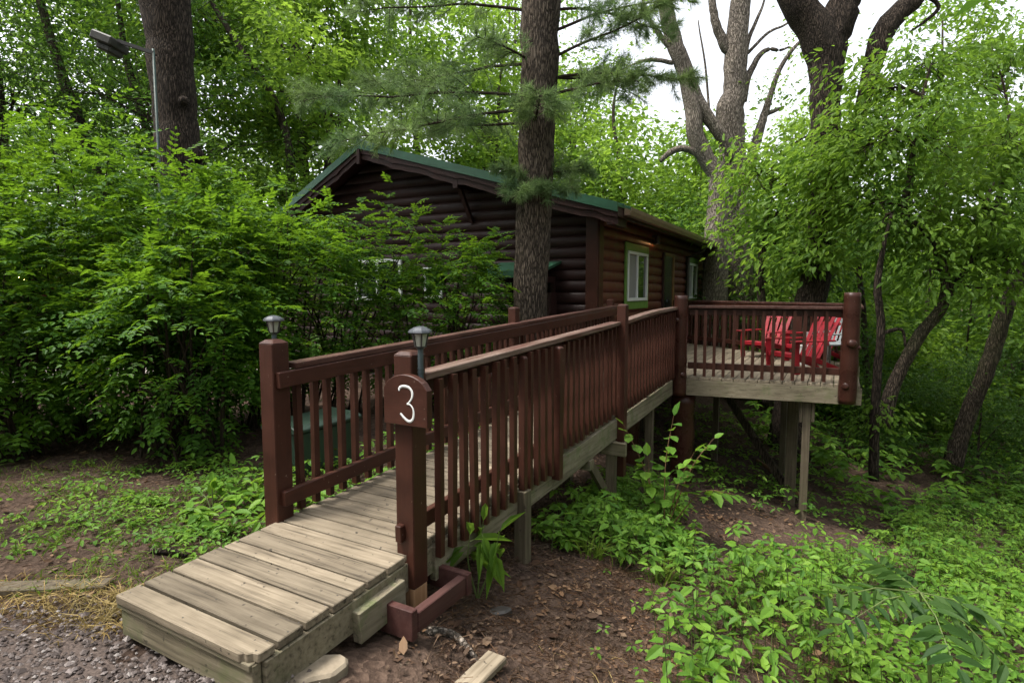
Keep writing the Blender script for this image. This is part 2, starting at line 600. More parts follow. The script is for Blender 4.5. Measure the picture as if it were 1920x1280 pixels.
def leaves(buf, p, d, nrm, L, Wd, fold=.25, droop=.2, far=False, mid=.42):
    """p base points, d direction, nrm normal: folded leaf blades"""
    d = unit(d)
    s = unit(np.cross(d, nrm))
    n = np.cross(s, d)
    L = np.broadcast_to(L, (len(p),))[:, None]
    Wd = np.broadcast_to(Wd, (len(p),))[:, None]
    tip = p + d * L - n * L * droop
    if far:
        l = p + d * L * mid + s * Wd * .5 + n * Wd * fold * .5
        r = p + d * L * mid - s * Wd * .5 + n * Wd * fold * .5
        v = np.stack([p, l, tip, r], 1)
        k = np.arange(len(p))[:, None] * 4
        buf.add(v.reshape(-1, 3), np.vstack([k + np.array([[0, 1, 2]]), k + np.array([[0, 2, 3]])]))
    else:
        a = p + d * L * .26 - n * L * droop * .05
        b = p + d * L * .64 - n * L * droop * .35
        l1 = a + s * Wd * .44 + n * Wd * fold * .44
        r1 = a - s * Wd * .44 + n * Wd * fold * .44
        l2 = b + s * Wd * .40 + n * Wd * fold * .40
        r2 = b - s * Wd * .40 + n * Wd * fold * .40
        v = np.stack([p, l1, l2, tip, r2, r1], 1)
        k = np.arange(len(p))[:, None] * 6
        buf.add(v.reshape(-1, 3), np.vstack([k + np.array([[0, 1, 2, 3]]), k + np.array([[3, 4, 5, 0]])]))


def rdir(rng, n, flat=1.0):
    v = rng.normal(size=(n, 3))
    v[:, 2] *= flat
    return unit(v)


def fronds(buf, rng, base, d, up, length, pairs=6, LL=.07, LW=.035, far=False, droop=.3, ang=62):
    """pinnate sprays: leaflets in two rows along a drooping axis"""
    n = len(base)
    d = unit(d)
    s = unit(np.cross(d, up))
    u = np.cross(s, d)
    ca, sa = math.cos(math.radians(ang)), math.sin(math.radians(ang))
    length = np.broadcast_to(length, (n,))
    for j in range(pairs + 1):
        f = .18 + .82 * j / pairs
        c = base + d * (length * f)[:, None] - u * (length * droop * f * f)[:, None]
        sc = (1.0 - .35 * abs(f - .55)) * rng.uniform(.8, 1.15, n)
        if j == pairs:
            leaves(buf, c, d - .4 * u * droop, u, LL * sc, LW * sc, .2, .15, far)
            continue
        for sg in (-1, 1):
            ld = d * ca + s * sg * sa + rng.normal(size=(n, 3)) * .13 - u * .1
            leaves(buf, c, ld, u + rng.normal(size=(n, 3)) * .22, LL * sc, LW * sc, .2, .2, far)


def wander(rng, p0, d0, L, n=6, wob=.15, grav=0.0):
    pts = [np.asarray(p0, float)]
    d = np.asarray(d0, float)
    d = d / np.linalg.norm(d)
    for _ in range(n):
        d = d + rng.normal(size=3) * wob + np.array((0, 0, grav))
        d /= np.linalg.norm(d)
        pts.append(pts[-1] + d * L / n)
    return np.array(pts)


def crown_leaves(buf, rng, C, sig, per, L, Wf=.55, far=True, zflat=.5, hang=.25):
    """clumps of leaves round the centres C"""
    n = len(C)
    idx = np.repeat(np.arange(n), per)
    off = rng.normal(size=(len(idx), 3))
    off[:, 2] *= zflat
    sg = np.broadcast_to(sig, (n,))[idx][:, None]
    p = C[idx] + off * sg
    d = unit(off * (1, 1, .5) + rng.normal(size=off.shape) * .5) - np.array((0, 0, hang))
    nr = np.array((0, 0, 1.0)) + rng.normal(size=off.shape) * .55
    LL = L * rng.uniform(.65, 1.25, len(idx))
    leaves(buf, p, d, nr, LL, LL * Wf, .25, .15, far)


def ell_points(rng, c, r, n, shell=.45):
    v = rdir(rng, n)
    q = rng.uniform(shell, 1.0, n) ** .8
    v = v * q[:, None]
    v = v * (1 + .22 * rng.normal(size=(n, 1)))
    return np.asarray(c) + v * np.asarray(r)


def make_tree(seed, H, r0, ells, per=60, clumps=None, L=.13, leaf='mid', bark='bark_mid', lean=(0, 0), far=True, sig=.33, sides=10, hang=.25, Wf=.55):
    """a tree in its own coordinates: trunk path to the crown, a limb into each lobe, twigs into the clumps"""
    rng = np.random.default_rng(seed)
    tb, lb = Buf(), Buf()
    n = 12
    zz = np.linspace(0, H * .93, n)
    pts = np.stack([lean[0] * (zz / H) ** 1.3 + np.cumsum(rng.normal(size=n)) * H * .004, lean[1] * (zz / H) ** 1.3 + np.cumsum(rng.normal(size=n)) * H * .004, zz], 1)
    rad = r0 * (1 - .88 * (zz / zz[-1]) ** .9)
    rad[0] *= 1.35
    pts[0, 2] = -.4
    tb.tube(pts, rad, sides, ridge=.03, rng=rng)
    for e in ells:
        c, r, k = np.array(e[0], float), np.array(e[1], float), e[2]
        zj = np.clip(c[2] - max(1.0, r[2] * .9) - .35 * np.hypot(*(c[:2])), H * .16, H * .85)
        j = np.interp(zj, zz, np.arange(n))
        a = np.array([np.interp(zj, zz, pts[:, i]) for i in range(3)])
        ra = np.interp(zj, zz, rad) * .6
        mid = (a + c) / 2 + np.array((0, 0, .12 * np.linalg.norm(c - a))) + rng.normal(size=3) * .15
        tt = np.linspace(0, 1, 7)[:, None]
        bz = (1 - tt) ** 2 * a + 2 * tt * (1 - tt) * mid + tt ** 2 * c
        bz[1:-1] += rng.normal(size=(5, 3)) * .06 * np.linalg.norm(c - a) * .4
        tb.tube(bz, np.linspace(ra, ra * .25, 7), 6, False)
        C = ell_points(rng, c, r, k)
        for p in C[::3]:
            q0 = bz[rng.integers(3, 7)]
            mm = (q0 + p) / 2 + rng.normal(size=3) * .12
            tb.tube([q0, mm, p], [ra * .22, ra * .14, .006], 4, False)
        crown_leaves(lb, rng, C, sig * rng.uniform(.7, 1.35, k), per, L, Wf, far, .5, hang)
    tm = tb.mesh('trunk', smooth=True)
    tm.materials.append(M[bark])
    cm = lb.mesh('crown')
    cm.materials.append(LF[leaf])
    return tm, cm


def place_tree(meshes, name, label, x, y, rz=0, sc=1.0, group=None, cat='tree', z=None, szf=1.0):
    t = thing(name, label, cat, (x, y, float(ground_z(x, y)) if z is None else z), rz, group)
    t.scale = (sc, sc, sc * szf)
    obj('trunk', meshes[0], None, t)
    obj('crown', meshes[1], None, t)
    return t


def pxpath(pl, d):
    """polyline of (px, py, width px) at depth d -> points, radii"""
    pts, rad = [], []
    for k in pl:
        dd = k[3] if len(k) > 3 else d
        pts.append(P(k[0], k[1], dd))
        rad.append(k[2] / 2 / FPX * dd)
    return np.array(pts), np.array(rad)


def smooth_path(pts, rad, m=28):
    n = len(pts)
    k = np.linspace(0, n - 1, m)
    out = np.zeros((m, 3))
    P4 = np.vstack([2 * pts[0] - pts[1], pts, 2 * pts[-1] - pts[-2]])
    for a, u in enumerate(k):
        i = min(int(u), n - 2)
        t = u - i
        p0, p1, p2, p3 = P4[i], P4[i + 1], P4[i + 2], P4[i + 3]
        out[a] = .5 * (2 * p1 + (p2 - p0) * t + (2 * p0 - 5 * p1 + 4 * p2 - p3) * t * t + (3 * p1 - p0 - 3 * p2 + p3) * t ** 3)
    return out, np.interp(k, np.arange(n), rad)


# ------------------------------------------------------------------ the ramp
def zr(s):
    return .212 + .042 * np.clip(s, 0, 6.42)


SL = np.array([(1, 0, 0), (0, .99912, .04196), (0, -.04196, .99912)])
rng = np.random.default_rng(11)
ramp_o, r0 = rthing('entrance_ramp', 'long sloping walkway of weathered grey boards leading up to the cabin deck', 'ramp', -.48, 0, 0)
b = Buf()
widths = [.121, .136, .142, .135, .088, .141]
s = 0.0
k = 0
while s < 6.36:
    w = widths[k] if k < 6 else .1415
    j0, j1 = rng.normal(0, .005, 2)
    dz = rng.normal(0, .0012)
    if k == 0:                                            # first board has a broken corner
        ol = [(-.958, 0), (-.075, 0), (-.06, .016), (-.045, .012), (-.03, .03), (-.004, .036), (0, .05), (0, w - .012), (-.958, w - .012)]
        b.prism(ol, (0, 0, zr(0) - .04), (1, 0, 0), (0, 1, .042), (0, 0, 1), .04)
    else:
        c = ((-.958 + j0 + j1) / 2, s + w / 2, zr(s + w / 2) - .02 + dz)
        b.box(c, (.958 + j1 - j0), w - .012, .039, SL)
    s += w
    k += 1
dkg = obj('decking', b, M['deck'], ramp_o, r0, bevel=.004)
b = Buf()
for k in range(44):
    s_ = .1415 * k + .045
    for t in (-.925, -.5, -.03):
        for q in (0, .06):
            c = np.array((t + rng.normal(0, .006), s_ + q + rng.normal(0, .004), zr(s_ + q) + .0012))
            a_ = np.linspace(0, 2 * np.pi, 7)[:-1]
            b.add(np.stack([c[0] + .0042 * np.cos(a_), c[1] + .0042 * np.sin(a_), np.full(6, c[2])], 1), [tuple(range(6))])
scr = tag(obj('screw_heads', b, M['dark_metal'], dkg, r0), kind='stuff')
b = Buf()
for t in (-.012, -.945):
    b.bar((t, .06, zr(.06) - .12), (t, 1.2, zr(1.2) - .12), .04, .15)
b.box((-.48, .035, zr(0) - .118), .93, .04, .15)
b.box((-.49, .02, zr(0) - .05), .94, .03, .028)
obj('front_skirt', b, M['beam_x'], ramp_o, r0, bevel=.003)
b = Buf()
b.bar((.028, .52, .07), (.028, .84, .09), .05, .15)
obj('side_block', b, M['beam'], ramp_o, r0, bevel=.003)
for t, s0 in ((.008, 1.12), (-.95, 1.2)):
    b = Buf()
    b.bar((t, s0, zr(s0) - .142), (t, 6.4, zr(6.4) - .142), .04, .195)
    if t > -.5:
        b.bar((t - .03, 2.7, zr(2.7) - .26), (t - .03, 3.6, zr(3.6) - .25), .035, .05)
    obj('side_beam', b, M['beam'], ramp_o, r0, bevel=.003)
b = Buf()
b.bar((-.5, 1.1, zr(1) - .14), (-.5, 6.4, zr(6.4) - .14), .04, .18)
obj('middle_beam', b, M['beam'], ramp_o, r0)


def gz(t, s):
    w = W(t, s)
    return float(ground_z(w[0], w[1]))


for t, s in ((.045, 2.1), (-.0, 4.05), (-.93, 2.1), (-.6, 4.35), (-.93, 4.05), (-.06, 5.6)):
    b = Buf()
    zt = zr(s) - .06 if s == 2.1 and t > 0 else zr(s) - .25
    b.box((t, s, (zt + gz(t, s) - .3) / 2), .09, .09, zt - gz(t, s) + .3)
    obj('support_post', b, M['post'], ramp_o, r0, bevel=.004)
b = Buf()
b.box((-.42, 4.02, zr(4) - .31), 1.16, .05, .13)
b.box((-.44, 4.16, zr(4) - .33), 1.1, .045, .13)
obj('cross_beam', b, M['beam_x'], ramp_o, r0, bevel=.004)
b = Buf()
b.box((-.1, 3.42, zr(3.4) - .29), .28, .09, .09)
obj('cross_beam', b, M['beam_x'], ramp_o, r0, bevel=.004)
b = Buf()
b.bar((-.02, 3.5, zr(3.5) - .3), (-.02, 4.15, gz(-.02, 4.15) + .05), .04, .09)
obj('brace', b, M['post'], ramp_o, r0, bevel=.003)
# box collar round the foot of the numbered post
b = Buf()
s0, s1, t0, t1 = .72, 1.17, -.11, .185
zc = .03
b.box(((t0 + t1) / 2, s0, zc), t1 - t0 + .045, .042, .15)
b.box((t1, (s0 + s1) / 2, zc + .001), .05, s1 - s0 - .046, .10)
b.box(((t0 + t1) / 2 + .03, s1, zc + .002), t1 - t0 + .01, .042, .12)
b.box((t0 + .012, (s0 + s1) / 2, zc + .06), .07, s1 - s0 - .046, .11)
obj('post_collar', b, M['redwood'], ramp_o, r0, bevel=.004)


# ------------------------------------------------------------------ railings
def dupmesh(name, me, loc, parent, rot=None, scale=None):
    o = bpy.data.objects.new(name, me)
    COL.objects.link(o)
    o.parent = parent
    o.location = tuple(float(k) for k in loc)
    if rot is not None:
        o.rotation_euler = rot
    if scale is not None:
        o.scale = scale
    return o


def bal_mesh(h, w=.038):
    b = Buf()
    b.box((0, 0, h / 2), w, w, h)
    me = b.mesh('baluster')
    me.materials.append(M['paint_z'])
    return me


def sq_post(name, t, s, z0, z1, w, parent, off, mat='paint_z', chamfer=.012, bevel=.005):
    b = Buf()
    h = w / 2
    b.box((t, s, (z0 + z1 - chamfer) / 2), w, w, z1 - z0 - chamfer)
    v = [(t - h, s - h, z1 - chamfer + .0005), (t + h, s - h, z1 - chamfer + .0005), (t + h, s + h, z1 - chamfer + .0005), (t - h, s + h, z1 - chamfer + .0005)]
    q = h * .6
    v += [(t - q, s - q, z1), (t + q, s - q, z1), (t + q, s + q, z1), (t - q, s + q, z1)]
    b.add(v, [(0, 1, 5, 4), (1, 2, 6, 5), (2, 3, 7, 6), (3, 0, 4, 7)])
    b.f.append(np.array([[b.n - 4, b.n - 3, b.n - 2, b.n - 1]]))
    return obj(name, b, M[mat], parent, off, bevel=bevel)


HR = .93
# left railing
lr, l0 = rthing('ramp_railing', 'brown ramp railing on the shrub side, starting at the square post', 'railing', -.98, .93, .25, 'brown railings of the ramp')
sq_post('post', -.99, .93, gz(-.99, .93) - .2, 1.325, .118, lr, l0, chamfer=.02)
sq_post('post', -1.01, 3.87, gz(-1, 3.87) - .2, 1.45, .09, lr, l0)
sq_post('post', -1.01, 6.80, .1, 1.50, .09, lr, l0)
b = Buf()
b.bar((-.955, 1.02, zr(1.02) + HR - .02), (-.955, 6.82, zr(6.82) + HR - .02), .095, .038)
obj('handrail_cap', b, M['cap'], lr, l0, bevel=.004)
b = Buf()
b.bar((-.917, .89, zr(.89) + HR - .088), (-.917, 6.82, zr(6.82) + HR - .088), .04, .094)
obj('top_rail', b, M['paint_y'], lr, l0, bevel=.004)
b = Buf()
b.bar((-.917, .90, zr(.9) + .135), (-.917, 6.8, zr(6.8) + .135), .04, .09)
obj('lower_rail', b, M['paint_y'], lr, l0, bevel=.004)
me = bal_mesh(.86)
s = 1.07
while s < 6.72:
    if abs(s - 3.87) > .07:
        dupmesh('baluster', me, np.array((-.958 + rng.normal(0, .002), s + rng.normal(0, .004), zr(s) + .015)) - l0, lr, (rng.normal(0, .008), rng.normal(0, .006), rng.normal(0, .06)))
    s += .1165
# right railing, lower stretch
rr, q0 = rthing('ramp_railing', 'brown ramp railing from the post with number 3 to the tall middle post', 'railing', 0, .97, .25, 'brown railings of the ramp')
b = Buf()
b.bar((.0, 1.03, zr(1.03) + HR - .02), (.0, 4.12, zr(4.12) + HR - .02), .10, .038)
obj('handrail_cap', b, M['cap_worn'], rr, q0, bevel=.004)
b = Buf()
b.bar((-.028, 1.03, zr(1.03) + HR - .085), (-.028, 4.12, zr(4.12) + HR - .085), .04, .088)
obj('top_rail', b, M['paint_y'], rr, q0, bevel=.004)
b = Buf()
b.bar((-.028, .88, zr(.88) + .115), (-.028, 4.12, zr(4.12) + .115), .04, .09)
obj('lower_rail', b, M['paint_y'], rr, q0, bevel=.004)
ob = sq_post('post', -.008, .97, .07, 1.305, .115, rr, q0, chamfer=.02)
b = Buf()
b.box((-.008, .97, (.068 + gz(.02, .97) - .3) / 2), .108, .108, .068 - gz(.02, .97) + .3)
obj('post_foot', b, M['rawpost'], rr, q0, bevel=.003)
sq_post('post', .047, 2.1, zr(2.1) - .058, zr(2.1) + .87, .05, rr, q0)
sq_post('post', .058, 2.64, zr(2.64) - .16, zr(2.64) + .87, .07, rr, q0)
sq_post('post', .055, 4.17, -.24, 1.485, .09, rr, q0)
meL = bal_mesh(.98)
meU = bal_mesh(.87)
s = 1.14
while s < 4.1:
    if abs(s - 2.1) > .06 and abs(s - 2.64) > .06:
        low = s < 2.6
        dupmesh('baluster', meL if low else meU, np.array((.05 if low else .018, s + rng.normal(0, .004), zr(s) - (.10 if low else 0) + rng.normal(0, .006))) - q0, rr,
                (rng.normal(0, .009), rng.normal(0, .007), rng.normal(0, .07)))
    s += .1165
# right railing, upper stretch to the log post
ur, u0 = rthing('ramp_railing', 'short brown railing with a gently bent handrail between the middle post and the log post', 'railing', .03, 5.3, .43, 'brown railings of the ramp')
for nm, zo, w, h, t, mt in (('handrail_cap', HR - .02, .10, .038, .03, 'cap_worn'), ('top_rail', HR - .085, .04, .088, .005, 'paint_y'), ('lower_rail', .115, .04, .09, .005, 'paint_y')):
    b = Buf()
    ss = np.linspace(4.22, 6.38, 6)
    prof = []
    for u in ss:
        z = zr(u) + zo + (.022 * math.sin((u - 4.2) / 2.2 * math.pi) if zo > .5 else 0)
        prof.append([(t - w / 2, u, z - h / 2), (t + w / 2, u, z - h / 2), (t + w / 2, u, z + h / 2), (t - w / 2, u, z + h / 2)])
    v = np.array(prof).reshape(-1, 3)
    f = []
    for a in range(5):
        for c in range(4):
            f.append((a * 4 + c, a * 4 + (c + 1) % 4, a * 4 + 4 + (c + 1) % 4, a * 4 + 4 + c))
    b.add(v, f)
    b.f.append(np.array([[3, 2, 1, 0], [20, 21, 22, 23]]))
    obj(nm, b, M[mt], ur, u0, bevel=.004)
s = 4.31
while s < 6.34:
    dupmesh('baluster', meU, np.array((.045, s + rng.normal(0, .003), zr(s) + rng.normal(0, .004))) - u0, ur, (rng.normal(0, .004), rng.normal(0, .004), 0))
    s += .1165

# ------------------------------------------------------------------ sign with the number 3
sg, g0 = rthing('number_sign', 'arched brown wooden board with a hand painted white number 3 on the square post', 'sign', .045, .885, 1.06)
ol = []
hw, zb = .137, -.117
ol = [(-hw, zb), (hw, zb), (hw, .065)]
for a in np.linspace(1, -1, 11)[1:-1]:
    ol.append((hw * a * 1.0, .065 + .072 * (1 - a * a) ** .7))
ol.append((-hw, .065))
b = Buf()
b.prism(ol, (.045, .907, 1.06), (1, 0, 0), (0, 0, 1), (0, -1, 0), .042)
obj('board', b, M['paint_x'], sg, g0, bevel=.003)
pts3 = np.array([(-.052, .062), (-.045, .078), (-.02, .085), (.012, .080), (.03, .06), (.028, .03), (.01, .006), (-.002, -.003), (.016, -.004), (.034, -.022), (.038, -.05), (.03, -.077), (.008, -.088), (-.02, -.074), (-.045, -.053)])
pp = np.stack([.062 + pts3[:, 0], np.full(15, .8632), 1.055 + pts3[:, 1]], 1)
pp, _ = smooth_path(pp, np.ones(15), 60)
b = Buf()
wv = .0055 + .0016 * np.sin(np.linspace(0, 9, 60))
d = np.gradient(pp, axis=0)
d /= np.linalg.norm(d, axis=1)[:, None]
nn = np.stack([-d[:, 2], d[:, 1] * 0, d[:, 0]], 1)
L1, L2 = pp + nn * wv[:, None], pp - nn * wv[:, None]
bk = np.array((0, .0008, 0))
v = np.stack([L1, pp + (0, -.0022, 0), L2], 1).reshape(-1, 3)
f = []
for a in range(59):
    for c in range(2):
        f.append((a * 3 + c, a * 3 + c + 1, a * 3 + 4 + c, a * 3 + 3 + c))
b.add(v, f)
obj('numeral', b, M['white'], sg, g0)


# ------------------------------------------------------------------ solar path lights on the first two posts
def solar_light(label, t, s, zcap, hs_):
    o, o0 = rthing('solar_light', label, 'path light', t, s, zcap - hs_, 'solar path lights on the first posts of the ramp')
    b = Buf()
    b.tube([(t, s, zcap - hs_), (t, s, zcap - .11)], .0145, 12)
    b.tube([(t, s, zcap - .235), (t, s, zcap - .228)], .0165, 12)
    b.tube([(t, s, zcap - .215), (t, s, zcap - .208)], .0165, 12)
    b.tube([(t, s, zcap - .115), (t, s, zcap - .10)], [.017, .03], 16)
    obj('stake', b, M['solar_metal'], o, o0, smooth=False)
    b = Buf()
    b.tube([(t, s, zcap - .102), (t, s, zcap - .035)], [.027, .041], 12)
    obj('lens', b, M['lens'], o, o0)
    b = Buf()
    for a in range(6):
        x, y = math.cos(a * math.pi / 3 + .3), math.sin(a * math.pi / 3 + .3)
        b.bar((t + x * .028, s + y * .028, zcap - .104), (t + x * .043, s + y * .043, zcap - .034), .006, .006, up=(x, y, 0.01))
    obj('cage', b, M['dark_metal'], o, o0)
    b = Buf()
    b.tube([(t, s, zcap - .036), (t, s, zcap - .03), (t, s, zcap - .02), (t, s, zcap - .006), (t, s, zcap)], [.058, .061, .056, .034, .012], 8)
    obj('cap', b, M['solar_cap'], o, o0)


solar_light('grey solar path light clipped beside the post with the number board', .075, .955, 1.432, .37)
solar_light('grey solar path light behind the square post next to the shrubs', -1.06, .99, 1.463, .3)

# ------------------------------------------------------------------ deck
DZ = .482


def front_s(t):
    return 6.42 if t < .1 else 6.45 + .145 * (t - .1)


def diag_s(t):
    return 9.1 + (2.35 - t) * .777


dk, d0 = rthing('raised_deck', 'raised grey board deck on posts beside the cabin door', 'deck', .8, 8, 0)
b = Buf()
t = -1.36
while t < 2.12:
    sa, sb = front_s(t + .07) - .02, diag_s(t + .07)
    mid = sa + (sb - sa) * rng.uniform(.35, .65)
    ta, tb_ = front_s(t) - .02, front_s(t + .134) - .02
    for (A, B, A2, B2) in ((front_s(t) - .02, mid - .003, front_s(t + .134) - .02, mid - .003), (mid + .003, diag_s(t), mid + .003, diag_s(t + .134))):
        dz = rng.normal(0, .0012)
        b.prism([(t, A), (t + .134, A2), (t + .134, B2), (t, B)], (0, 0, DZ - .036 + dz), (1, 0, 0), (0, 1, 0), (0, 0, 1), .036)
    t += .142
obj('decking', b, M['deck_long'], dk, d0, bevel=.003)
b = Buf()
b.bar((.14, front_s(.14) - .005, DZ - .141), (2.2, front_s(2.2) - .005, DZ - .141), .045, .205)
obj('rim_beam', b, M['beam_x'], dk, d0, bevel=.003)
b = Buf()
b.bar((2.16, front_s(2.2) + .05, DZ - .141), (2.16, 9.1, DZ - .141), .045, .205)
b.bar((2.24, 9.14, DZ - .141), (-1.3, diag_s(-1.3) - .05, DZ - .141), .045, .205)
for t in np.arange(-1.1, 2.1, .41):
    b.bar((t, front_s(t) + .06, DZ - .14), (t, diag_s(t) - .08, DZ - .14), .04, .18)
obj('joists', b, M['beam'], dk, d0)
for t, s in ((1.62, 6.80), (1.42, 7.6), (.15, 9.0), (1.2, 9.2), (-1.0, 8.6)):
    b = Buf()
    z0 = gz(t, s) - .3
    zt = DZ - .246
    w_ = .14 if t == 1.42 else .092
    b.box((t, s, (z0 + zt) / 2), w_, w_, zt - z0)
    if s < 7:
        b.box((t - .066, s + .01, zt - .14), .036, .13, .28)
        b.box((t + .07, s + .01, zt - .13), .036, .13, .26)
    obj('support_post', b, M['post'], dk, d0, bevel=.004)
b = Buf()
b.tube(np.linspace((.12, 6.62, DZ - .25), (.10, 6.66, gz(.1, 6.6) - .2), 12), .155 + .008 * np.sin(np.arange(12) * 1.7), 20, ridge=.03, rng=rng)
obj('log_pier', b, M['logpaint'], dk, d0, smooth=True)
b = Buf()
b.tube(np.linspace((-.62, 6.5, DZ - .25), (-.6, 6.52, gz(-.6, 6.5) - .2), 12), .155 + .008 * np.sin(np.arange(12) * 1.7), 20, ridge=.03, rng=rng)
obj('log_pier', b, M['logpaint'], dk, d0, smooth=True)
b = Buf()
b.bar((.35, 8.1, .15), (1.5, 7.75, gz(1.5, 7.7) + .02), .05, .11)
obj('brace', b, M['bark_mid'], dk, d0, bevel=.003)


def log_post(label, t, s, z0, z1, r, seed, knots):
    o, o0 = rthing('log_post', label, 'post', t, s, z0, 'peeled log posts of the deck')
    rg = np.random.default_rng(seed)
    n = 26
    zz = np.linspace(z0, z1, n)
    pts = np.stack([t + .006 * np.sin(zz * 2.3 + seed), s + .006 * np.cos(zz * 1.9), zz], 1)
    rad = np.full(n, r) * (1.05 - .1 * (zz - z0) / (z1 - z0)) * (1 + .02 * rg.normal(size=n))
    rad[0] *= .96
    rad[-1] *= .95
    b = Buf()
    b.tube(pts, rad, 28, ridge=.03, rng=rg)
    obj('log', b, M['logpaint'], o, o0, smooth=True)
    for (ang, zk, rk, ln) in knots:
        dx, dy = math.cos(ang), math.sin(ang)
        b = Buf()
        c = np.array((t, s, zk))
        dd = np.array((dx, dy, .15))
        b.tube([c + dd * r * .6, c + dd * r * .95, c + dd * (r + ln * .7), c + dd * (r + ln)], [rk * 1.5, rk * 1.25, rk, rk * .75], 14)
        obj('knot', b, M['logpaint'], o, o0, smooth=True)
    return o


log_post('brown painted log post with a knot, where the ramp meets the deck', .10, 6.43, .23, 1.56, .094, 3, [(-2.0, 1.22, .035, .025), (-.8, .5, .03, .012)])
log_post('glossy brown log post with a big knot at the outer corner of the deck', 2.05, 6.655, .265, 1.60, .097, 5, [(-1.35, .98, .045, .03), (-1.9, .47, .035, .01), (-.3, .93, .025, .02)])


def railing(label, a, bb, z, step=.1165, n=None, posts=(), endgap=.1, inner=1):
    o, o0 = rthing('deck_railing', label, 'railing', (a[0] + bb[0]) / 2, (a[1] + bb[1]) / 2, z, 'brown railings of the deck')
    a, bb = np.array(a, float), np.array(bb, float)
    d = bb - a
    L = np.linalg.norm(d)
    d /= L
    nn = np.array((-d[1], d[0])) * inner
    for nm, zo, w, h, off, mt in (('handrail_cap', .93, .12, .036, 0, 'cap'), ('top_rail', .865, .04, .09, .03, 'paint_x'), ('lower_rail', .15, .04, .085, .03, 'paint_x')):
        bf = Buf()
        A, B = a + nn * off, bb + nn * off
        bf.bar((A[0], A[1], z + zo), (B[0], B[1], z + zo), w, h)
        obj(nm, bf, M[mt], o, o0, bevel=.004)
    u = endgap
    rz = math.atan2(d[1], d[0])
    while u < L - .06:
        if all(abs(u - q) > .07 for q in posts):
            c = a + d * u - nn * .012
            dupmesh('baluster', meU, np.array((c[0], c[1], z + .02 + rng.normal(0, .004))) - o0, o, (rng.normal(0, .004), rng.normal(0, .004), rz))
        u += step
    for q in posts:
        c = a + d * q
        sq_post('post', c[0], c[1], z - .2, z + .912, .1, o, o0)
    return o


railing('brown deck railing between the two log posts', (.19, 6.475), (1.96, 6.715), DZ, inner=1)
railing('brown deck railing on the outer side behind the white chair', (2.12, 6.78), (2.17, 9.02), DZ, inner=1)
railing('brown deck railing across the far end of the deck behind the red chairs', (2.17, 9.1), (-1.3, 11.82), DZ, posts=(.05, 1.05, 2.5), inner=1)


# ------------------------------------------------------------------ chairs
def chair_meshes():
    ms = {}
    b = Buf()
    for i in range(6):
        y = .31 - i * .088
        z = .36 - .12 * (.31 - y) / .5 - (.035 if i == 0 else 0) * .6
        b.box((0, y, z), .50, .070, .022, [(1, 0, 0), (0, .97, .23), (0, -.23, .97)])
    b.box((0, .355, .315), .50, .02, .075)
    ms['seat'] = b
    b = Buf()
    e = unit(np.array((0, -.36, .80)))
    nrm = np.array((0, e[2], -e[1]))
    for i in range(5):
        f = (i - 2) / 2
        a = np.array((f * .17, -.16, .2))
        top = np.array((f * .225, -.16 - .36, .2 + .80)) - e * .05 * abs(f) ** 2
        b.bar(a, top, .070, .02, up=nrm)
    for (hh, wd) in ((.34, .46), (.72, .54)):
        c = np.array((0, -.16, .2)) + e * hh - nrm * .024
        b.box(c, wd, .05, .024, [(1, 0, 0), e, nrm])
    ms['backrest'] = b
    for sgn in (-1, 1):
        b = Buf()
        ol = [(-.34, -.045), (-.1, -.06), (.3, -.075), (.4, -.06), (.42, 0), (.4, .06), (.3, .075), (-.1, .05), (-.34, .03)]
        b.prism([(y, x * sgn + sgn * .32) for y, x in ol], (0, 0, .555), (0, 1, 0), (1, 0, 0), (0, 0, 1), .024)
        ms['arm%d' % sgn] = b
        b = Buf()
        b.prism([(.23, 0), (.35, 0), (.375, .3), (.38, .553), (.25, .553), (.26, .3)], (sgn * .285 - .014, 0, 0), (0, 1, 0), (0, 0, 1), (1, 0, 0), .028)
        ms['front%d' % sgn] = b
        b = Buf()
        b.prism([(.34, .26), (.34, .35), (-.1, .27), (-.5, .09), (-.64, .0), (-.52, 0), (-.12, .17)], (sgn * .235 - .012, 0, 0), (0, 1, 0), (0, 0, 1), (1, 0, 0), .026)
        ms['rear%d' % sgn] = b
    return ms


CHM = None


def adirondack(label, x, y, face, mat, name='adirondack_chair', group='red chairs on the deck', cat='chair'):
    global CHM
    rz = math.atan2(face[1], face[0]) - math.pi / 2
    o = thing(name, label, cat, (x, y, DZ + .001), rz, group)
    o.scale = (.92, .92, .80)
    if CHM is None:
        CHM = {k: v.mesh(k) for k, v in chair_meshes().items()}
        for k in CHM.values():
            k.materials.append(mat)
    for k, nm in (('seat', 'seat'), ('backrest', 'backrest'), ('arm-1', 'arm'), ('arm1', 'arm'), ('front-1', 'front_leg'), ('front1', 'front_leg'), ('rear-1', 'rear_leg'), ('rear1', 'rear_leg')):
        c = dupmesh(nm, CHM[k], (0, 0, 0), o)
        md = c.modifiers.new("bevel", 'BEVEL')
        md.width = .005
        md.segments = 1
    return o


adirondack('red slatted chair facing the cabin, the one closest to the far railing post', 4.42, 10.0, (-.80, -.60), M['red_plastic'])
adirondack('red slatted chair seen side-on just behind the front railing, its back to the white chair', 4.07, 8.12, (-.97, -.25), M['red_plastic'])
adirondack('red slatted chair half hidden behind the side-on red chair', 4.85, 9.25, (-.93, -.36), M['red_plastic'])
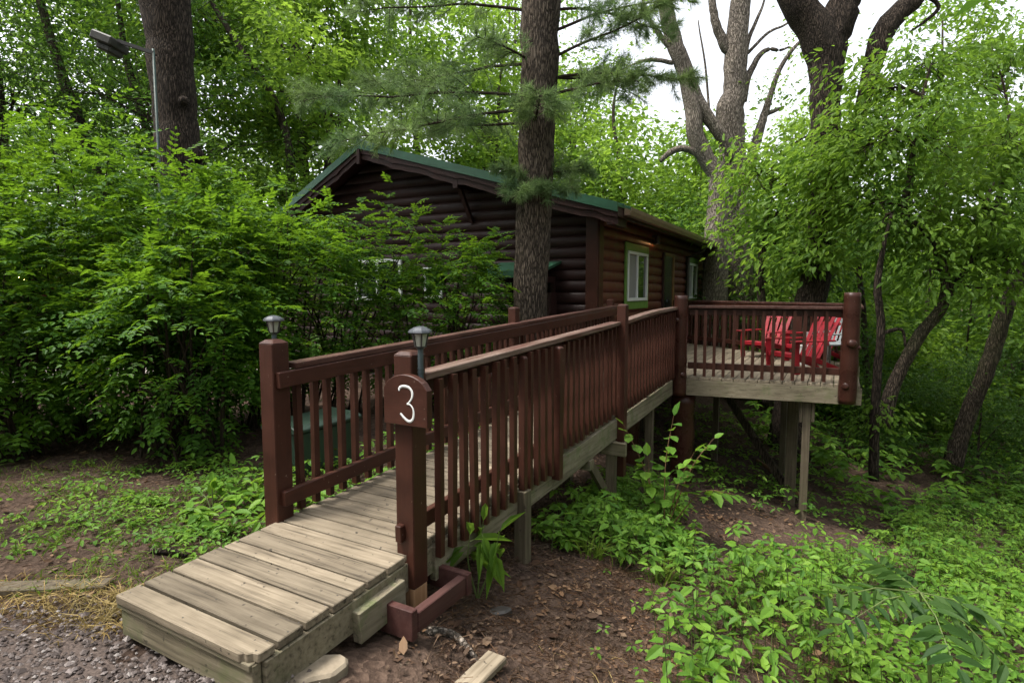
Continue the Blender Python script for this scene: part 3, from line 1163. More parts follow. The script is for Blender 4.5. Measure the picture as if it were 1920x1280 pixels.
# white resin chair
wc = thing('resin_chair', 'pale grey white plastic chair by the corner log post, behind a red chair', 'chair', (4.80, 8.72, DZ + .001), math.radians(100))
wc.scale = (.84, .84, .78)
b = Buf()
b.prism([(-.24, -.22), (.24, -.22), (.26, .22), (.2, .26), (-.2, .26), (-.26, .22)], (0, 0, .42), (1, 0, 0), (0, 1, 0), (0, 0, 1), .03)
obj('seat', b, M['white_plastic'], wc, bevel=.008)
b = Buf()
for i in range(5):
    b.bar(((i - 2) * .095, -.21, .44), ((i - 2) * .105, -.33, .86), .05, .014, up=(0, 1, .25))
b.bar((-.27, -.33, .88), (.27, -.33, .88), .025, .09)
b.bar((-.24, -.215, .46), (.24, -.215, .46), .02, .05)
obj('backrest', b, M['white_plastic'], wc, bevel=.006)
for x, y in ((-.24, .22), (.24, .22), (-.23, -.22), (.23, -.22)):
    b = Buf()
    b.tube([(x, y, .42), (x * 1.1, y * 1.12, 0)], [.026, .02], 8)
    obj('leg', b, M['white_plastic'], wc)
for x in (-1, 1):
    b = Buf()
    b.bar((x * .28, .24, .63), (x * .28, -.28, .66), .05, .025)
    b.bar((x * .28, .22, .62), (x * .25, .22, .42), .04, .03, up=(0, 1, 0))
    obj('arm', b, M['white_plastic'], wc, bevel=.005)
# white bucket between the red chairs
wb = thing('bucket', 'small white bucket on the deck between the red chairs', 'bucket', (4.55, 8.85, DZ + .001), 0)
b = Buf()
b.tube([(0, 0, 0), (0, 0, .3)], [.09, .115], 20)
obj('body', b, M['white'], wb, smooth=False)
b = Buf()
b.tube([(0, 0, .29), (0, 0, .305)], [.12, .12], 20)
obj('rim', b, M['white'], wb)

# ------------------------------------------------------------------ cabin
WT, WS = -1.38, 7.17
CL, CWID = 8.3, 7.6
RZ_R, RK = 4.31, 4.4
SLR, SLL = .296, .5
cab, c0 = rthing('log_cabin', 'dark brown log-sided cabin with a green metal roof at the end of the ramp', 'cabin', WT - 3.8, WS + 4, 0)
CH, BUL = .172, .038
b = Buf()
nsub = 6
z = -1.0
while z < 3.0:
    for i in range(nsub):
        u0_, u1_ = i / nsub, (i + 1) / nsub
        za, zb_ = z + CH * u0_, z + CH * u1_
        ta, tb_ = WT + BUL * math.sin(math.pi * u0_) ** .6, WT + BUL * math.sin(math.pi * u1_) ** .6
        b.add([(ta, WS, za), (ta, WS + CL, za), (tb_, WS + CL, zb_), (tb_, WS, zb_)], [(0, 1, 2, 3)])
    z += CH
    CH = .172 + rng.normal(0, .008)
obj('side_wall', b, M['log_wall'], cab, c0)
b = Buf()
z = -1.0


def roof_under(k):
    return RZ_R - .17 - (SLR * (RK - k) if k < RK else SLL * (k - RK))


while z < RZ_R - .17:
    for i in range(nsub):
        za, zb_ = z + CH * i / nsub, z + CH * (i + 1) / nsub
        sa, sb = WS - BUL * math.sin(math.pi * i / nsub) ** .6, WS - BUL * math.sin(math.pi * (i + 1) / nsub) ** .6
        h = RZ_R - .17
        ka0, ka1 = max(0, RK - (h - za) / SLR), min(CWID, RK + (h - za) / SLL)
        kb0, kb1 = max(0, RK - max(0, h - zb_) / SLR), min(CWID, RK + max(0, h - zb_) / SLL)
        b.add([(WT - ka1, sa, za), (WT - ka0, sa, za), (WT - kb0, sb, zb_), (WT - kb1, sb, zb_)], [(0, 1, 2, 3)])
    z += CH
    CH = .172 + rng.normal(0, .008)
obj('gable_wall', b, M['log_wall_shade'], cab, c0)
b = Buf()
b.add([(WT - CWID, WS, -1), (WT - CWID, WS + CL, -1), (WT - CWID, WS + CL, 2.4), (WT - CWID, WS, 2.4)], [(0, 1, 2, 3)])
b.add([(WT, WS + CL, -1), (WT - CWID, WS + CL, -1), (WT - CWID, WS + CL, 2.4), (WT - RK, WS + CL, RZ_R - .2), (WT, WS + CL, 2.8)], [(0, 1, 2, 3, 4)])
obj('rear_wall', b, M['log_wall'], cab, c0)
for cc_, dd_ in (((WT + .04, WS + .07, .9), (.03, .19, 3.9)), ((WT - .055, WS - .05, .9), (.2, .03, 3.9)), ((WT + .045, WS + CL - .08, .9), (.03, .16, 3.9))):
    b = Buf()
    b.box(cc_, *dd_)
    obj('corner_trim', b, M['paint_z'], cab, c0, bevel=.004)
# roof
OG, OE = .50, .50
SA, SB = WS - OG, WS + CL + .35
ev = RZ_R - SLR * (RK + OE)
KL = 8.2
evl = RZ_R - SLL * (KL - RK)
b = Buf()
for (ta, za, tb_, zb_) in ((WT - RK, RZ_R, WT + OE, ev), (WT - RK, RZ_R, WT - KL, evl)):
    v = []
    for dz in (0, -.035):
        v += [(ta, SA, za + dz), (tb_, SA, zb_ + dz), (tb_, SB, zb_ + dz), (ta, SB, za + dz)]
    b.add(v, [(0, 1, 2, 3), (7, 6, 5, 4), (0, 4, 5, 1), (1, 5, 6, 2), (2, 6, 7, 3)])
    for s in np.arange(SA + .25, SB, .3):
        b.bar((ta, s, za + .008), (tb_ + (.02 if tb_ > ta else -.02), s, zb_ + .008), .05, .03)
b.tube([(WT - RK, SA - .02, RZ_R + .012), (WT - RK, SB, RZ_R + .012)], .06, 8)
roof = obj('roof', b, M['green_metal'], cab, c0)
b = Buf()
for (ta, za, tb_, zb_) in ((WT - RK, RZ_R, WT + OE, ev), (WT - RK, RZ_R, WT - KL, evl)):
    dn = .135
    b.add([(ta, SA - .025, za + .02), (tb_, SA - .025, zb_ + .02), (tb_, SA - .025, zb_ + .02 - dn), (ta, SA - .025, za + .02 - dn),
           (ta, SA + .02, za + .022), (tb_, SA + .02, zb_ + .022), (tb_, SA + .02, zb_ - dn + .02), (ta, SA + .02, za - dn + .02)],
          [(0, 1, 2, 3), (4, 5, 1, 0), (3, 2, 6, 7), (1, 5, 6, 2)])
obj('rake_trim', b, M['green_metal'], roof)
roof.children[0].matrix_parent_inverse = Matrix.Identity(4)
for v in roof.children[0].data.vertices:
    v.co -= Vector(tuple(c0))
b = Buf()
for (ta, za, tb_, zb_) in ((WT - RK, RZ_R, WT + OE, ev), (WT - RK, RZ_R, WT - KL, evl)):
    n = 26
    for i in range(n):
        f0, f1 = i / n, (i + 1) / n
        w0, w1 = .015 * math.sin(i * 1.1) + .01 * math.sin(i * 2.7), .015 * math.sin((i + 1) * 1.1) + .01 * math.sin((i + 1) * 2.7)
        A, B = np.array((ta + (tb_ - ta) * f0, SA + .0, za + (zb_ - za) * f0)), np.array((ta + (tb_ - ta) * f1, SA, za + (zb_ - za) * f1))
        for (u, l, so) in ((-.10, -.20, .0), (-.19, -.30, .025)):
            b.add([A + (0, so, u), B + (0, so, u), B + (0, so, l + w1), A + (0, so, l + w0), A + (0, so + .02, l + w0), B + (0, so + .02, l + w1)], [(0, 1, 2, 3), (3, 2, 5, 4)])
b.box((WT - RK, SA - .012, RZ_R - .26), .07, .05, .26)
obj('bargeboard', b, M['fascia'], cab, c0)
b = Buf()
for (ta, za, tb_, zb_) in ((WT - RK, RZ_R, WT + OE - .02, ev), (WT - RK, RZ_R, WT - KL, evl)):
    b.add([(ta, SA + .03, za - .12), (tb_, SA + .03, zb_ - .1), (tb_, SB - .02, zb_ - .1), (ta, SB - .02, za - .12)], [(0, 1, 2, 3)])
b.box((WT + OE - .03, (SA + SB) / 2, ev - .09), .03, SB - SA - .1, .16)
b.bar((WT + OE - .12, SA + .03, ev - .2), (WT + OE - .12, SA + .62, ev - .2), .1, .17)
b.bar((WT + OE - .12, SB - .45, ev - .2), (WT + OE - .12, SB - .02, ev - .2), .1, .17)
obj('soffit', b, M['fascia'], cab, c0)
b = Buf()
t_, z_ = WT + OE + .055, ev - .075
prof = [(-.06, .05), (-.06, -.06), (.03, -.06), (.055, .0), (.06, .05), (.05, .05), (.045, 0), (.025, -.05), (-.05, -.05), (-.05, .05)]
v = [(t_ + p_[0], s_, z_ + p_[1]) for s_ in (SA + .3, SB - .05) for p_ in prof]
n = len(prof)
b.add(v, [(i, (i + 1) % n, n + (i + 1) % n, n + i) for i in range(n)])
b.f.append(np.array([[i for i in range(n)][::-1], [n + i for i in range(n)]]))
obj('gutter', b, M['gutter'], cab, c0)
b = Buf()
b.tube([(WT + OE + .02, 13.07, ev - .13), (WT + OE - .05, 13.07, ev - .26), (WT + .1, 13.07, ev - .42), (WT + .1, 13.07, .5)], .042, 8)
obj('downspout', b, M['dark_metal'], cab, c0)
b = Buf()
b.bar((WT - 2.31, SA + .1, 3.42), (WT - 2.27, WS - .04, 2.80), .06, .07, up=(1, 0, 0))
b.bar((WT - 2.31, SA + .02, RZ_R - .30 - SLR * (RK - 2.31)), (WT - 2.31, WS, RZ_R - .30 - SLR * (RK - 2.31)), .09, .14)
obj('roof_bracket', b, M['fascia'], cab, c0)


def side_window(s0, s1, z0, z1, lo, hi, wide=.10):
    """sliding window in the side wall with green casing"""
    t = WT + BUL
    b = Buf()
    g = .008
    b.box((t + .012, s0 - wide / 2, (lo + hi) / 2), .03, wide - g, hi - lo)
    b.box((t + .012, s1 + wide / 2, (lo + hi) / 2), .03, wide - g, hi - lo)
    b.box((t + .010, (s0 + s1) / 2, (z1 + hi) / 2 + .002), .028, s1 - s0 + g - .001, hi - z1 - .004)
    b.box((t + .010, (s0 + s1) / 2, (z0 + lo) / 2 - .002), .028, s1 - s0 + g - .001, z0 - lo - .004)
    w = obj('window', b, M['green_paint'], cab, c0, bevel=.003)
    loc = c0 * 0
    b = Buf()
    f = .055
    b.box((t + .022, (s0 + s1) / 2, z0 + f / 2), .05, s1 - s0, f)
    b.box((t + .022, (s0 + s1) / 2, z1 - f / 2), .05, s1 - s0, f)
    for s_ in (s0 + f / 2, s1 - f / 2):
        b.box((t + .021, s_, (z0 + z1) / 2), .048, f, z1 - z0 - 2 * f - .002)
    b.box((t + .018, (s0 + s1) / 2 - .02, (z0 + z1) / 2), .04, .05, z1 - z0 - 2 * f - .002)
    obj('frame', b, M['white_vinyl'], w, c0, bevel=.003)
    sm = (s0 + s1) / 2 - .02
    b = Buf()
    b.box((t + .004, (s0 + f + sm) / 2, (z0 + z1) / 2), .012, sm - s0 - f, z1 - z0 - 2 * f)
    obj('screen', b, M['screen'], w, c0)
    b = Buf()
    b.box((t + .004, (s1 - f + sm) / 2 + .012, (z0 + z1) / 2), .012, s1 - f - sm - .03, z1 - z0 - 2 * f)
    obj('pane', b, M['glass'], w, c0)


side_window(WS + 1.34, WS + 2.54, 1.446, 2.33, 1.30, 2.47)
side_window(WS + 6.10, WS + 7.10, 1.446, 2.33, 1.30, 2.47, .14)
# door
b = Buf()
t = WT + BUL
b.box((t + .006, WS + 4.2, 1.43), .02, .72, 1.9)
dr = obj('door', b, M['door'], cab, c0)
b = Buf()
b.box((t + .02, WS + 4.61, 1.46), .04, .09, 1.96)
b.box((t + .018, WS + 4.2, 2.41), .036, .72, .06)
obj('casing', b, M['tan'], dr, c0)
b = Buf()
b.box((t + .02, WS + 3.79, 1.46), .04, .09, 1.96)
obj('casing', b, M['fascia'], dr, c0)
b = Buf()
b.tube([(t + .05, WS + 3.95, 1.42), (t + .075, WS + 3.95, 1.42)], .028, 10)
obj('handle', b, M['solar_metal'], dr, c0)
# gable windows (white, seen through the shrubs)
s_ = WS - BUL
b = Buf()
k0, k1, z0, z1, f = 3.83, 4.99, 1.455, 2.23, .06
for z in (z0 + f / 2, z1 - f / 2):
    b.box((WT - (k0 + k1) / 2, s_ - .02, z), k1 - k0, .05, f)
for kk in (k0 + f / 2, k1 - f / 2, 4.42):
    b.box((WT - kk, s_ - .019, (z0 + z1) / 2), f, .047, z1 - z0 - 2 * f - .002)
gw = obj('window', b, M['white_vinyl'], cab, c0)
b = Buf()
b.box((WT - (k0 + k1) / 2, s_ - .004, (z0 + z1) / 2), k1 - k0 - 2 * f, .012, z1 - z0 - 2 * f)
obj('pane', b, M['glass'], gw, c0)
b = Buf()
k0, k1, z0, z1, f = 2.9, 3.3, 1.5, 2.05, .045
for z in (z0 + f / 2, z1 - f / 2):
    b.box((WT - (k0 + k1) / 2, s_ - .02, z), k1 - k0, .05, f)
for kk in (k0 + f / 2, k1 - f / 2):
    b.box((WT - kk, s_ - .019, (z0 + z1) / 2), f, .047, z1 - z0 - 2 * f - .002)
gw = obj('window', b, M['white_vinyl'], cab, c0)
b = Buf()
b.box((WT - (k0 + k1) / 2, s_ - .004, (z0 + z1) / 2), k1 - k0 - 2 * f, .012, z1 - z0 - 2 * f)
obj('pane', b, M['glass'], gw, c0)
# little green awning on the gable
b = Buf()
ol = [(0, 2.06), (0, 2.10), (-.66, 1.93), (-.66, 1.83), (-.63, 1.83), (-.63, 1.90)]
b.prism(ol, (WT - 1.7, WS - .03, 0), (0, 1, 0), (0, 0, 1), (1, 0, 0), 1.12)
aw = obj('awning', b, M['green_metal'], cab, c0)
b = Buf()
for kk in (.7, 1.55):
    b.box((WT - kk, WS - .3, 1.80), .06, .5, .1)
    b.box((WT - kk, WS - .09, 1.6), .059, .08, .3)
b.box((WT - .95, WS - .16, .95), .6, .24, 1.3)
obj('awning_bracket', b, M['fascia'], aw, c0)

# porch light under the eave (lit)
pl_, p0 = rthing('porch_light', 'small lit porch light under the eave beside the cabin window', 'lamp', WT + BUL, WS + 2.95, 2.66)
b = Buf()
t = WT + BUL
b.tube([(t, WS + 2.95, 2.70), (t + .09, WS + 2.95, 2.70)], .02, 10)
b.tube([(t + .1, WS + 2.95, 2.55), (t + .1, WS + 2.95, 2.70), (t + .1, WS + 2.95, 2.725)], [.06, .045, .02], 12)
obj('shade', b, M['dark_metal'], pl_, p0)
b = Buf()
b.tube([(t + .1, WS + 2.95, 2.62), (t + .1, WS + 2.95, 2.64), (t + .1, WS + 2.95, 2.66)], [.018, .03, .028], 10)
obj('bulb', b, M['lit'], pl_, p0, smooth=True)
pt = bpy.data.lights.new("porch_lamp_light", 'POINT')
pt.energy = 3.0
pt.color = (1, .5, .2)
pt.shadow_soft_size = .03
pto = bpy.data.objects.new("porch_lamp_light", pt)
COL.objects.link(pto)
pto.location = W(t + .1, WS + 2.95, 2.57)

# ------------------------------------------------------------------ utility cabinet
ub, u0 = rthing('utility_cabinet', 'low dark green metal utility box with white stickers behind the ramp railing', 'utility box', -2.6, 2.5, 0)
b = Buf()
b.box((-2.43, 2.48, .13), .44, .76, .44)
obj('body', b, M['box_green'], ub, u0, bevel=.012)
b = Buf()
b.prism([(-.235, 0), (.235, 0), (.235, .03), (.19, .06), (-.19, .075), (-.235, .03)], (-2.43, 2.075, .352), (1, 0, 0), (0, 0, 1), (0, 1, 0), .81)
obj('lid', b, M['box_green'], ub, u0, bevel=.006)
b = Buf()
b.box((-2.206, 2.50, .12), .012, .012, .4)
obj('seam', b, M['dark_metal'], ub, u0)
for s_, zz, h, mt, nm in ((2.30, .20, .15, 'white', 'sticker'), (2.30, .30, .028, 'orange', 'sticker'), (2.415, .215, .17, 'white', 'sticker')):
    b = Buf()
    b.box((-2.2075, s_, zz), .003, .045 if nm and h > .05 and s_ < 2.4 else (.045 if h < .05 else .02), h)
    obj(nm, b, M[mt], ub, u0)

# ------------------------------------------------------------------ yard lamp at the left
YL = 9.0
base = P(306, 420, YL)
top = P(285, 92, YL)
bx = (base[0] + top[0]) / 2
lp = thing('yard_lamp', 'slim dark green lamp pole with a box-shaped head beside the big trunk', 'street lamp', (bx, YL, float(ground_z(bx, YL))))
o0 = np.array((bx, YL, float(ground_z(bx, YL))))
b = Buf()
b.tube([(bx, YL, -.2), (bx, YL, top[2])], [.026, .019], 12)
obj('pole', b, M['lamp_pole'], lp, o0, smooth=True)
hd = P(206, 80, YL - .1)
b = Buf()
b.bar((bx, YL, top[2] - .06), (hd[0] + .12, YL - .1, hd[2] + .02), .045, .05)
obj('arm', b, M['dark_metal'], lp, o0)
b = Buf()
b.box(hd, .32, .42, .13, [(.93, 0, -.36), (0, 1, 0), (.36, 0, .93)])
b.box(hd + (-.01, 0, -.11), .22, .3, .1, [(.93, 0, -.36), (0, 1, 0), (.36, 0, .93)])
obj('lamp_head', b, M['dark_metal'], lp, o0, bevel=.02)

# ------------------------------------------------------------------ neighbouring cabin far left, glimpsed through the shrubs
nc = thing('neighbour_cabin', 'reddish brown cabin with a green roof glimpsed through the shrubs at the left', 'cabin', (-17.5, 17.5, 0), math.radians(14))
b = Buf()
b.box((0, 0, 1.2), 9, 5, 2.8)
obj('wall', b, M['log_wall'], nc)
b = Buf()
b.prism([(-3.1, 2.45), (0, 4.1), (3.1, 2.45), (3.1, 2.55), (0, 4.22), (-3.1, 2.55)], (-5, 0, 0), (0, 1, 0), (0, 0, 1), (1, 0, 0), 10)
obj('roof', b, M['green_metal'], nc)
b = Buf()
b.box((2.0, -2.52, 1.5), 1.0, .06, .9)
w_ = obj('window', b, M['white_vinyl'], nc)
b = Buf()
b.box((2.0, -2.56, 1.5), .84, .02, .74)
obj('pane', b, M['glass'], w_)
gl = P(41, 519, 13.5)
ol_ = thing('outdoor_lamp', 'small lit orange lamp on a post glimpsed through the shrubs at the left', 'lamp', (gl[0], gl[1], float(ground_z(gl[0], gl[1]))))
g0_ = np.array((gl[0], gl[1], float(ground_z(gl[0], gl[1]))))
b = Buf()
b.tube([(gl[0], gl[1], g0_[2] - .1), (gl[0], gl[1], gl[2] - .07)], .03, 8)
obj('pole', b, M['dark_metal'], ol_, g0_)
b = Buf()
b.tube([gl + (0, 0, -.075), gl + (0, 0, -.04), gl, gl + (0, 0, .04), gl + (0, 0, .07)], [.03, .065, .075, .06, .02], 12)
obj('bulb', b, M['lit'], ol_, g0_, smooth=True)

# ------------------------------------------------------------------ bits on the ground
def gp(px, py, zoff=0.0):
    """point on the ground seen at a pixel"""
    lo, hi = 1.0, 60.0
    for _ in range(60):
        mdd = (lo + hi) / 2
        p = P(px, py, mdd)
        if p[2] > float(ground_z(p[0], p[1])) + zoff:
            lo = mdd
        else:
            hi = mdd
    return P(px, py, hi)


def slab_stone(label, c, r, h, seed, rz=0.0, group=None, mat='stone', name='flat_stone', cat='stone', el=.62):
    rg = np.random.default_rng(seed)
    n = 11
    a = np.linspace(0, 2 * np.pi, n, endpoint=False) + rg.normal(size=n) * .12
    ol = np.stack([np.cos(a), np.sin(a) * el], 1) * r * (1 + .12 * rg.normal(size=(n, 1)))
    o = thing(name, label, cat, c, rz, group)
    b = Buf()
    b.prism(ol, (0, 0, -.06), (1, 0, 0), (0, 1, 0), (.05, .03, 1), h + .06)
    tag(obj('block', b, M[mat], o, bevel=.012))
    return o


p_ = gp(590, 1262)
slab_stone('flat tan stone half buried beside the front corner of the ramp', p_, .14, .03, 2, .5)
p_ = gp(900, 1268)
pb = thing('wood_offcut', 'short pale weathered board lying on the bare soil in front of the ramp', 'board', p_, -.55)
b = Buf()
b.box((0, 0, .015), .11, .30, .035)
obj('plank', b, M['deck_long'], pb, bevel=.006)
p_ = gp(935, 1148)
slab_stone('dark grey flat stone on the soil below the drooping plant', p_, .07, .022, 4, .2, mat='dark_metal', name='dark_stone')
# root by the post foot
a_, b_, c_ = gp(800, 1186), gp(850, 1196), gp(885, 1226)
ro = thing('tree_root', 'pale twisted root on the soil beside the foot of the numbered post', 'root', a_)
pp, rr_ = smooth_path(np.array([a_ + (-.06, .03, -.02), a_ + (0, 0, .012), b_ + (0, 0, .02), c_ + (0, 0, .005), c_ + (.05, -.06, -.03)]), np.array([.018, .022, .02, .015, .008]), 16)
b = Buf()
b.tube(pp - a_, rr_, 8, ridge=.08, rng=rng)
obj('root_stem', b, M['bark_pale'], ro, smooth=True)
a_, b_ = gp(-80, 1112), gp(205, 1100)
te = thing('edging_timber', 'half buried pale timber edging the gravel at the left', 'timber', (a_ + b_) / 2, math.atan2(b_[1] - a_[1], b_[0] - a_[0]))
b = Buf()
b.box((0, 0, .0), np.linalg.norm(b_ - a_), .10, .07)
obj('beam', b, M['post'], te, bevel=.008)
a_, b_ = gp(285, 1037), gp(345, 1046)
st = thing('broken_stick', 'dark broken piece of wood lying left of the ramp boards', 'stick', (a_ + b_) / 2, math.atan2(b_[1] - a_[1], b_[0] - a_[0]))
b = Buf()
b.tube([(-.12, 0, .02), (0, .01, .028), (.14, -.01, .02)], [.018, .022, .012], 7)
obj('wood', b, M['bark_dark'], st, smooth=True)
a_, b_ = gp(1420, 868), gp(1498, 930)
a_ = a_ + (0, 0, .05)
st = thing('fallen_branch', 'bare tan fallen branch leaning on the soil under the deck', 'branch', a_)
b = Buf()
b.tube([a_ * 0, (b_ - a_) * .5 + (0, 0, .05), (b_ - a_) + (0, 0, .03)], [.03, .035, .028], 8)
obj('wood', b, M['rawpost'], st, smooth=True)

# ------------------------------------------------------------------ trees with their own shape
def custom_tree(name, label, base, stems, bark, sides=20, ridge=.05, seed=1, cat='tree', group=None, burls=()):
    """stems: list of (world points, radii); returns the thing, its origin and the trunk mesh buffer"""
    rg = np.random.default_rng(seed)
    o0 = np.array((base[0], base[1], float(ground_z(base[0], base[1]))))
    t = thing(name, label, cat, o0, 0, group)
    b = Buf()
    for i, (p, r) in enumerate(stems):
        m = 40 if i == 0 else 20
        pp, rr_ = smooth_path(np.asarray(p), np.asarray(r), m)
        pp[1:-1] += rg.normal(size=(m - 2, 3)) * rr_[1:-1, None] * .05
        b.tube(pp, rr_, sides if rr_.max() > .1 else 8, ridge=ridge if rr_.max() > .06 else .03, rng=rg)
    for c, r in burls:
        b.tube([c + (0, 0, -r), c + (0, 0, -r * .75), c + (0, 0, -r * .2), c + (0, 0, r * .4), c + (0, 0, r * .85), c + (0, 0, r)], np.array([.1, .6, 1, .95, .55, .1]) * r, 14, ridge=.06, rng=rg)
    tr = obj('trunk', b, M[bark], t, o0, smooth=True)
    return t, o0, tr


def px_stem(pl, d):
    return pxpath(pl, d)


# big trunk at the left, cut off by the top of the photo
d = 10.0
bl = P(352, 700, d)
st_main = pxpath([(356, 830, 96), (350, 620, 84), (345, 420, 78), (338, 300, 74), (330, 200, 71), (319, 100, 75), (309, 0, 84), (300, -110, 88), (290, -300, 78), (280, -560, 60), (275, -800, 30)], d)
st2 = pxpath([(312, -20, 66), (345, -150, 60), (390, -330, 46), (430, -560, 30), (450, -700, 10)], d)
tL, oL, _ = custom_tree('oak_tree', 'thick dark trunk with two knobs rising behind the shrubs at the left', bl, [st_main, st2], 'bark_dark', 26, .05, 5,
                        burls=[(P(368, 292, d - .05), .13), (P(345, 190, d - .3), .085)])
rg = np.random.default_rng(50)
lb = Buf()
for c in ((280, -750), (440, -700), (330, -560), (600, -760)):  # crown above the view, enlarged to shade gable and shrubs
    crown_leaves(lb, rg, ell_points(rg, P(c[0], c[1], d), (2.4, 2.4, 1.3), 30), .42, 34, .22)
obj('crown', lb, LF['mid'], tL, oL)

# white pine in front of the cabin
d = 7.7
st_p = pxpath([(994, 800, 76), (994, 700, 68), (995, 590, 63), (998, 480, 65), (1001, 380, 65), (1005, 250, 66), (1010, 130, 68), (1016, 0, 71), (1022, -150, 70), (1034, -400, 64), (1050, -800, 40), (1060, -1000, 16)], d)
tP, oP, _ = custom_tree('pine_tree', 'straight pine trunk with soft needle boughs standing in front of the cabin gable', P(995, 700, d), [st_p], 'bark_pine', 26, .03, 6)
rg = np.random.default_rng(51)
nb, tbuf = Buf(), Buf()


def needles(buf, rg, pts, dirs, per=18, L=.115, w=.0042, spread=.75):
    n = len(pts)
    i = np.repeat(np.arange(n), per)
    dd = unit(dirs[i] + rg.normal(size=(len(i), 3)) * spread)
    LL = L * rg.uniform(.7, 1.15, len(i))[:, None]
    s = unit(np.cross(dd, rg.normal(size=(len(i), 3))))
    p = pts[i]
    e = p + dd * LL - np.array((0, 0, .15)) * LL * rg.uniform(0, 1, (len(i), 1))
    v = np.stack([p - s * w / 2, p + s * w / 2, e + s * w * .3, e - s * w * .3], 1).reshape(-1, 3)
    k = np.arange(len(i))[:, None] * 4
    buf.add(v, k + np.array([[0, 1, 2, 3]]))


def bough(p0, dirv, L, dens=1.0, droop=-.02, wide=.55, r=.022):
    main = wander(rg, p0, dirv, L, 10, .07, droop)
    tbuf.tube(main, np.linspace(r, .005, len(main)), 6)
    n = int(L / .068 * dens)
    P_, D_ = [], []
    for j in range(n):
        f = .18 + .82 * (j + rg.uniform()) / n
        q = f * 10
        i = min(int(q), 9)
        a = main[i] + (main[i + 1] - main[i]) * (q - i)
        dm = unit(main[i + 1] - main[i])
        sd_ = unit(np.cross(dm, (0, 0, 1))) * rg.choice((-1, 1))
        dv = unit(sd_ * 1.0 + dm * rg.uniform(.3, 1.0) + np.array((0, 0, rg.normal() * .35)))
        ll = wide * (1.1 - .75 * f) * rg.uniform(.5, 1.2)
        tw = wander(rg, a, dv, ll, 4, .15, .03)
        tbuf.tube(tw, np.linspace(.005, .002, 5), 3, False)
        for k in range(1, 5):
            P_.append(tw[k]); D_.append(unit(tw[k] - tw[k - 1]))
            if k < 4:
                P_.append((tw[k] + tw[k + 1]) / 2); D_.append(unit(tw[k + 1] - tw[k]) + rg.normal(size=3) * .3)
    P_.append(main[-1]); D_.append(unit(main[-1] - main[-2]))
    needles(nb, rg, np.array(P_), np.array(D_))


for (px, py, dx, dy, dz, L, dens, wide) in (
        (985, 180, -1, .15, .04, 3.0, 1.4, .85), (985, 205, -.95, -.3, -.06, 2.5, 1.3, .8), (985, 120, -.9, .4, .12, 2.6, 1.1, .8), (990, 230, -.8, .55, -.02, 2.0, 1.2, .7),
        (1030, 150, 1, -.05, .30, 1.9, 1.6, .6), (1030, 145, .9, .4, .12, 1.6, 1.2, .6), (1030, 110, .95, -.25, .22, 1.7, 1.4, .55), (1035, 20, .95, .2, .1, 1.8, 1.1, .6), (1035, 60, 1, -.3, .15, 1.7, 1.0, .6), (1030, 180, .8, -.5, 0, 1.2, 1.2, .6),
        (1000, 345, -.5, -.9, .0, .55, 2.2, .34), (1005, 350, .7, -.75, .0, .6, 2.2, .36), (1000, 330, -.9, -.3, -.03, .5, 2, .3), (1005, 320, .95, -.1, .02, .7, 1.8, .36),
        (1000, 230, .1, -1, .05, .9, 2.0, .55), (1000, 120, -.4, -.9, .05, 1.0, 1.3, .5), (985, 20, -1, -.1, .12, 2.2, .9, .7), (985, -60, -.9, .3, .1, 2.6, 1, .8), (1035, -80, 1, .1, .2, 2.2, 1, .7), (1030, -200, .3, 1, .1, 2.4, .8, .8)):
    bough(P(px, py, d), (dx, dy, dz), L, dens, rg.uniform(-.03, .01), wide)
for k in range(26):                                       # unseen higher boughs, added to shade the cabin gable from above
    zz_ = rg.uniform(7.2, 14.5)
    aa_ = k * 2.4
    bough(np.array((.55 + .02 * zz_, d, zz_)), (math.cos(aa_), math.sin(aa_), rg.uniform(0, .25)), rg.uniform(2.4, 3.6) * (1.25 - .045 * zz_), .35, -.02, .8)
obj('boughs', tbuf, M['twig'], tP, oP)
obj('crown', nb, LF['needle'], tP, oP)

# pale twin trees behind the deck
d = 15.0
s1 = pxpath([(1341, 720, 52), (1341, 560, 46), (1342, 462, 42), (1345, 404, 38), (1346, 340, 34), (1325, 297, 30), (1305, 255, 30), (1299, 212, 30), (1293, 165, 30), (1282, 125, 30), (1267, 90, 29), (1252, 32, 27), (1244, -20, 24), (1236, -160, 20), (1222, -380, 8)], d)
sA = pxpath([(1378, 300, 20), (1358, 262, 22), (1340, 238, 22), (1309, 191, 25), (1288, 140, 24)], d)
sB = pxpath([(1325, 300, 14), (1300, 284, 13), (1275, 279, 12), (1255, 287, 11), (1238, 302, 8)], d)
sC = pxpath([(1270, 100, 14), (1240, 70, 10), (1215, 30, 7), (1200, -20, 4)], d)
sD = pxpath([(1262, 118, 9), (1220, 112, 7), (1190, 120, 4), (1170, 130, 2)], d)
t1, o1, _ = custom_tree('forked_tree', 'pale leaning tree with a hooked broken branch behind the cabin roof end', P(1341, 720, d), [s1, sA, sB, sC, sD], 'bark_pale', 18, .05, 8)
lb = Buf()
rg = np.random.default_rng(52)
for c, r_, n in (((1215, 30), (1.0, .8, .5), 7), ((1180, 125), (.7, .6, .35), 5), ((1230, -330), (2.4, 2, 1.2), 24)):
    crown_leaves(lb, rg, ell_points(rg, P(c[0], c[1], d), r_, n), .28, 26, .12)
obj('crown', lb, LF['bright'], t1, o1)
d = 15.6
s1 = pxpath([(1389, 720, 58), (1389, 560, 50), (1386, 470, 46), (1380, 380, 44), (1374, 290, 44), (1372, 240, 46), (1369, 205, 50), (1378, 165, 40), (1379, 106, 38), (1386, 40, 36), (1390, -20, 34), (1398, -200, 26), (1408, -430, 8)], d)
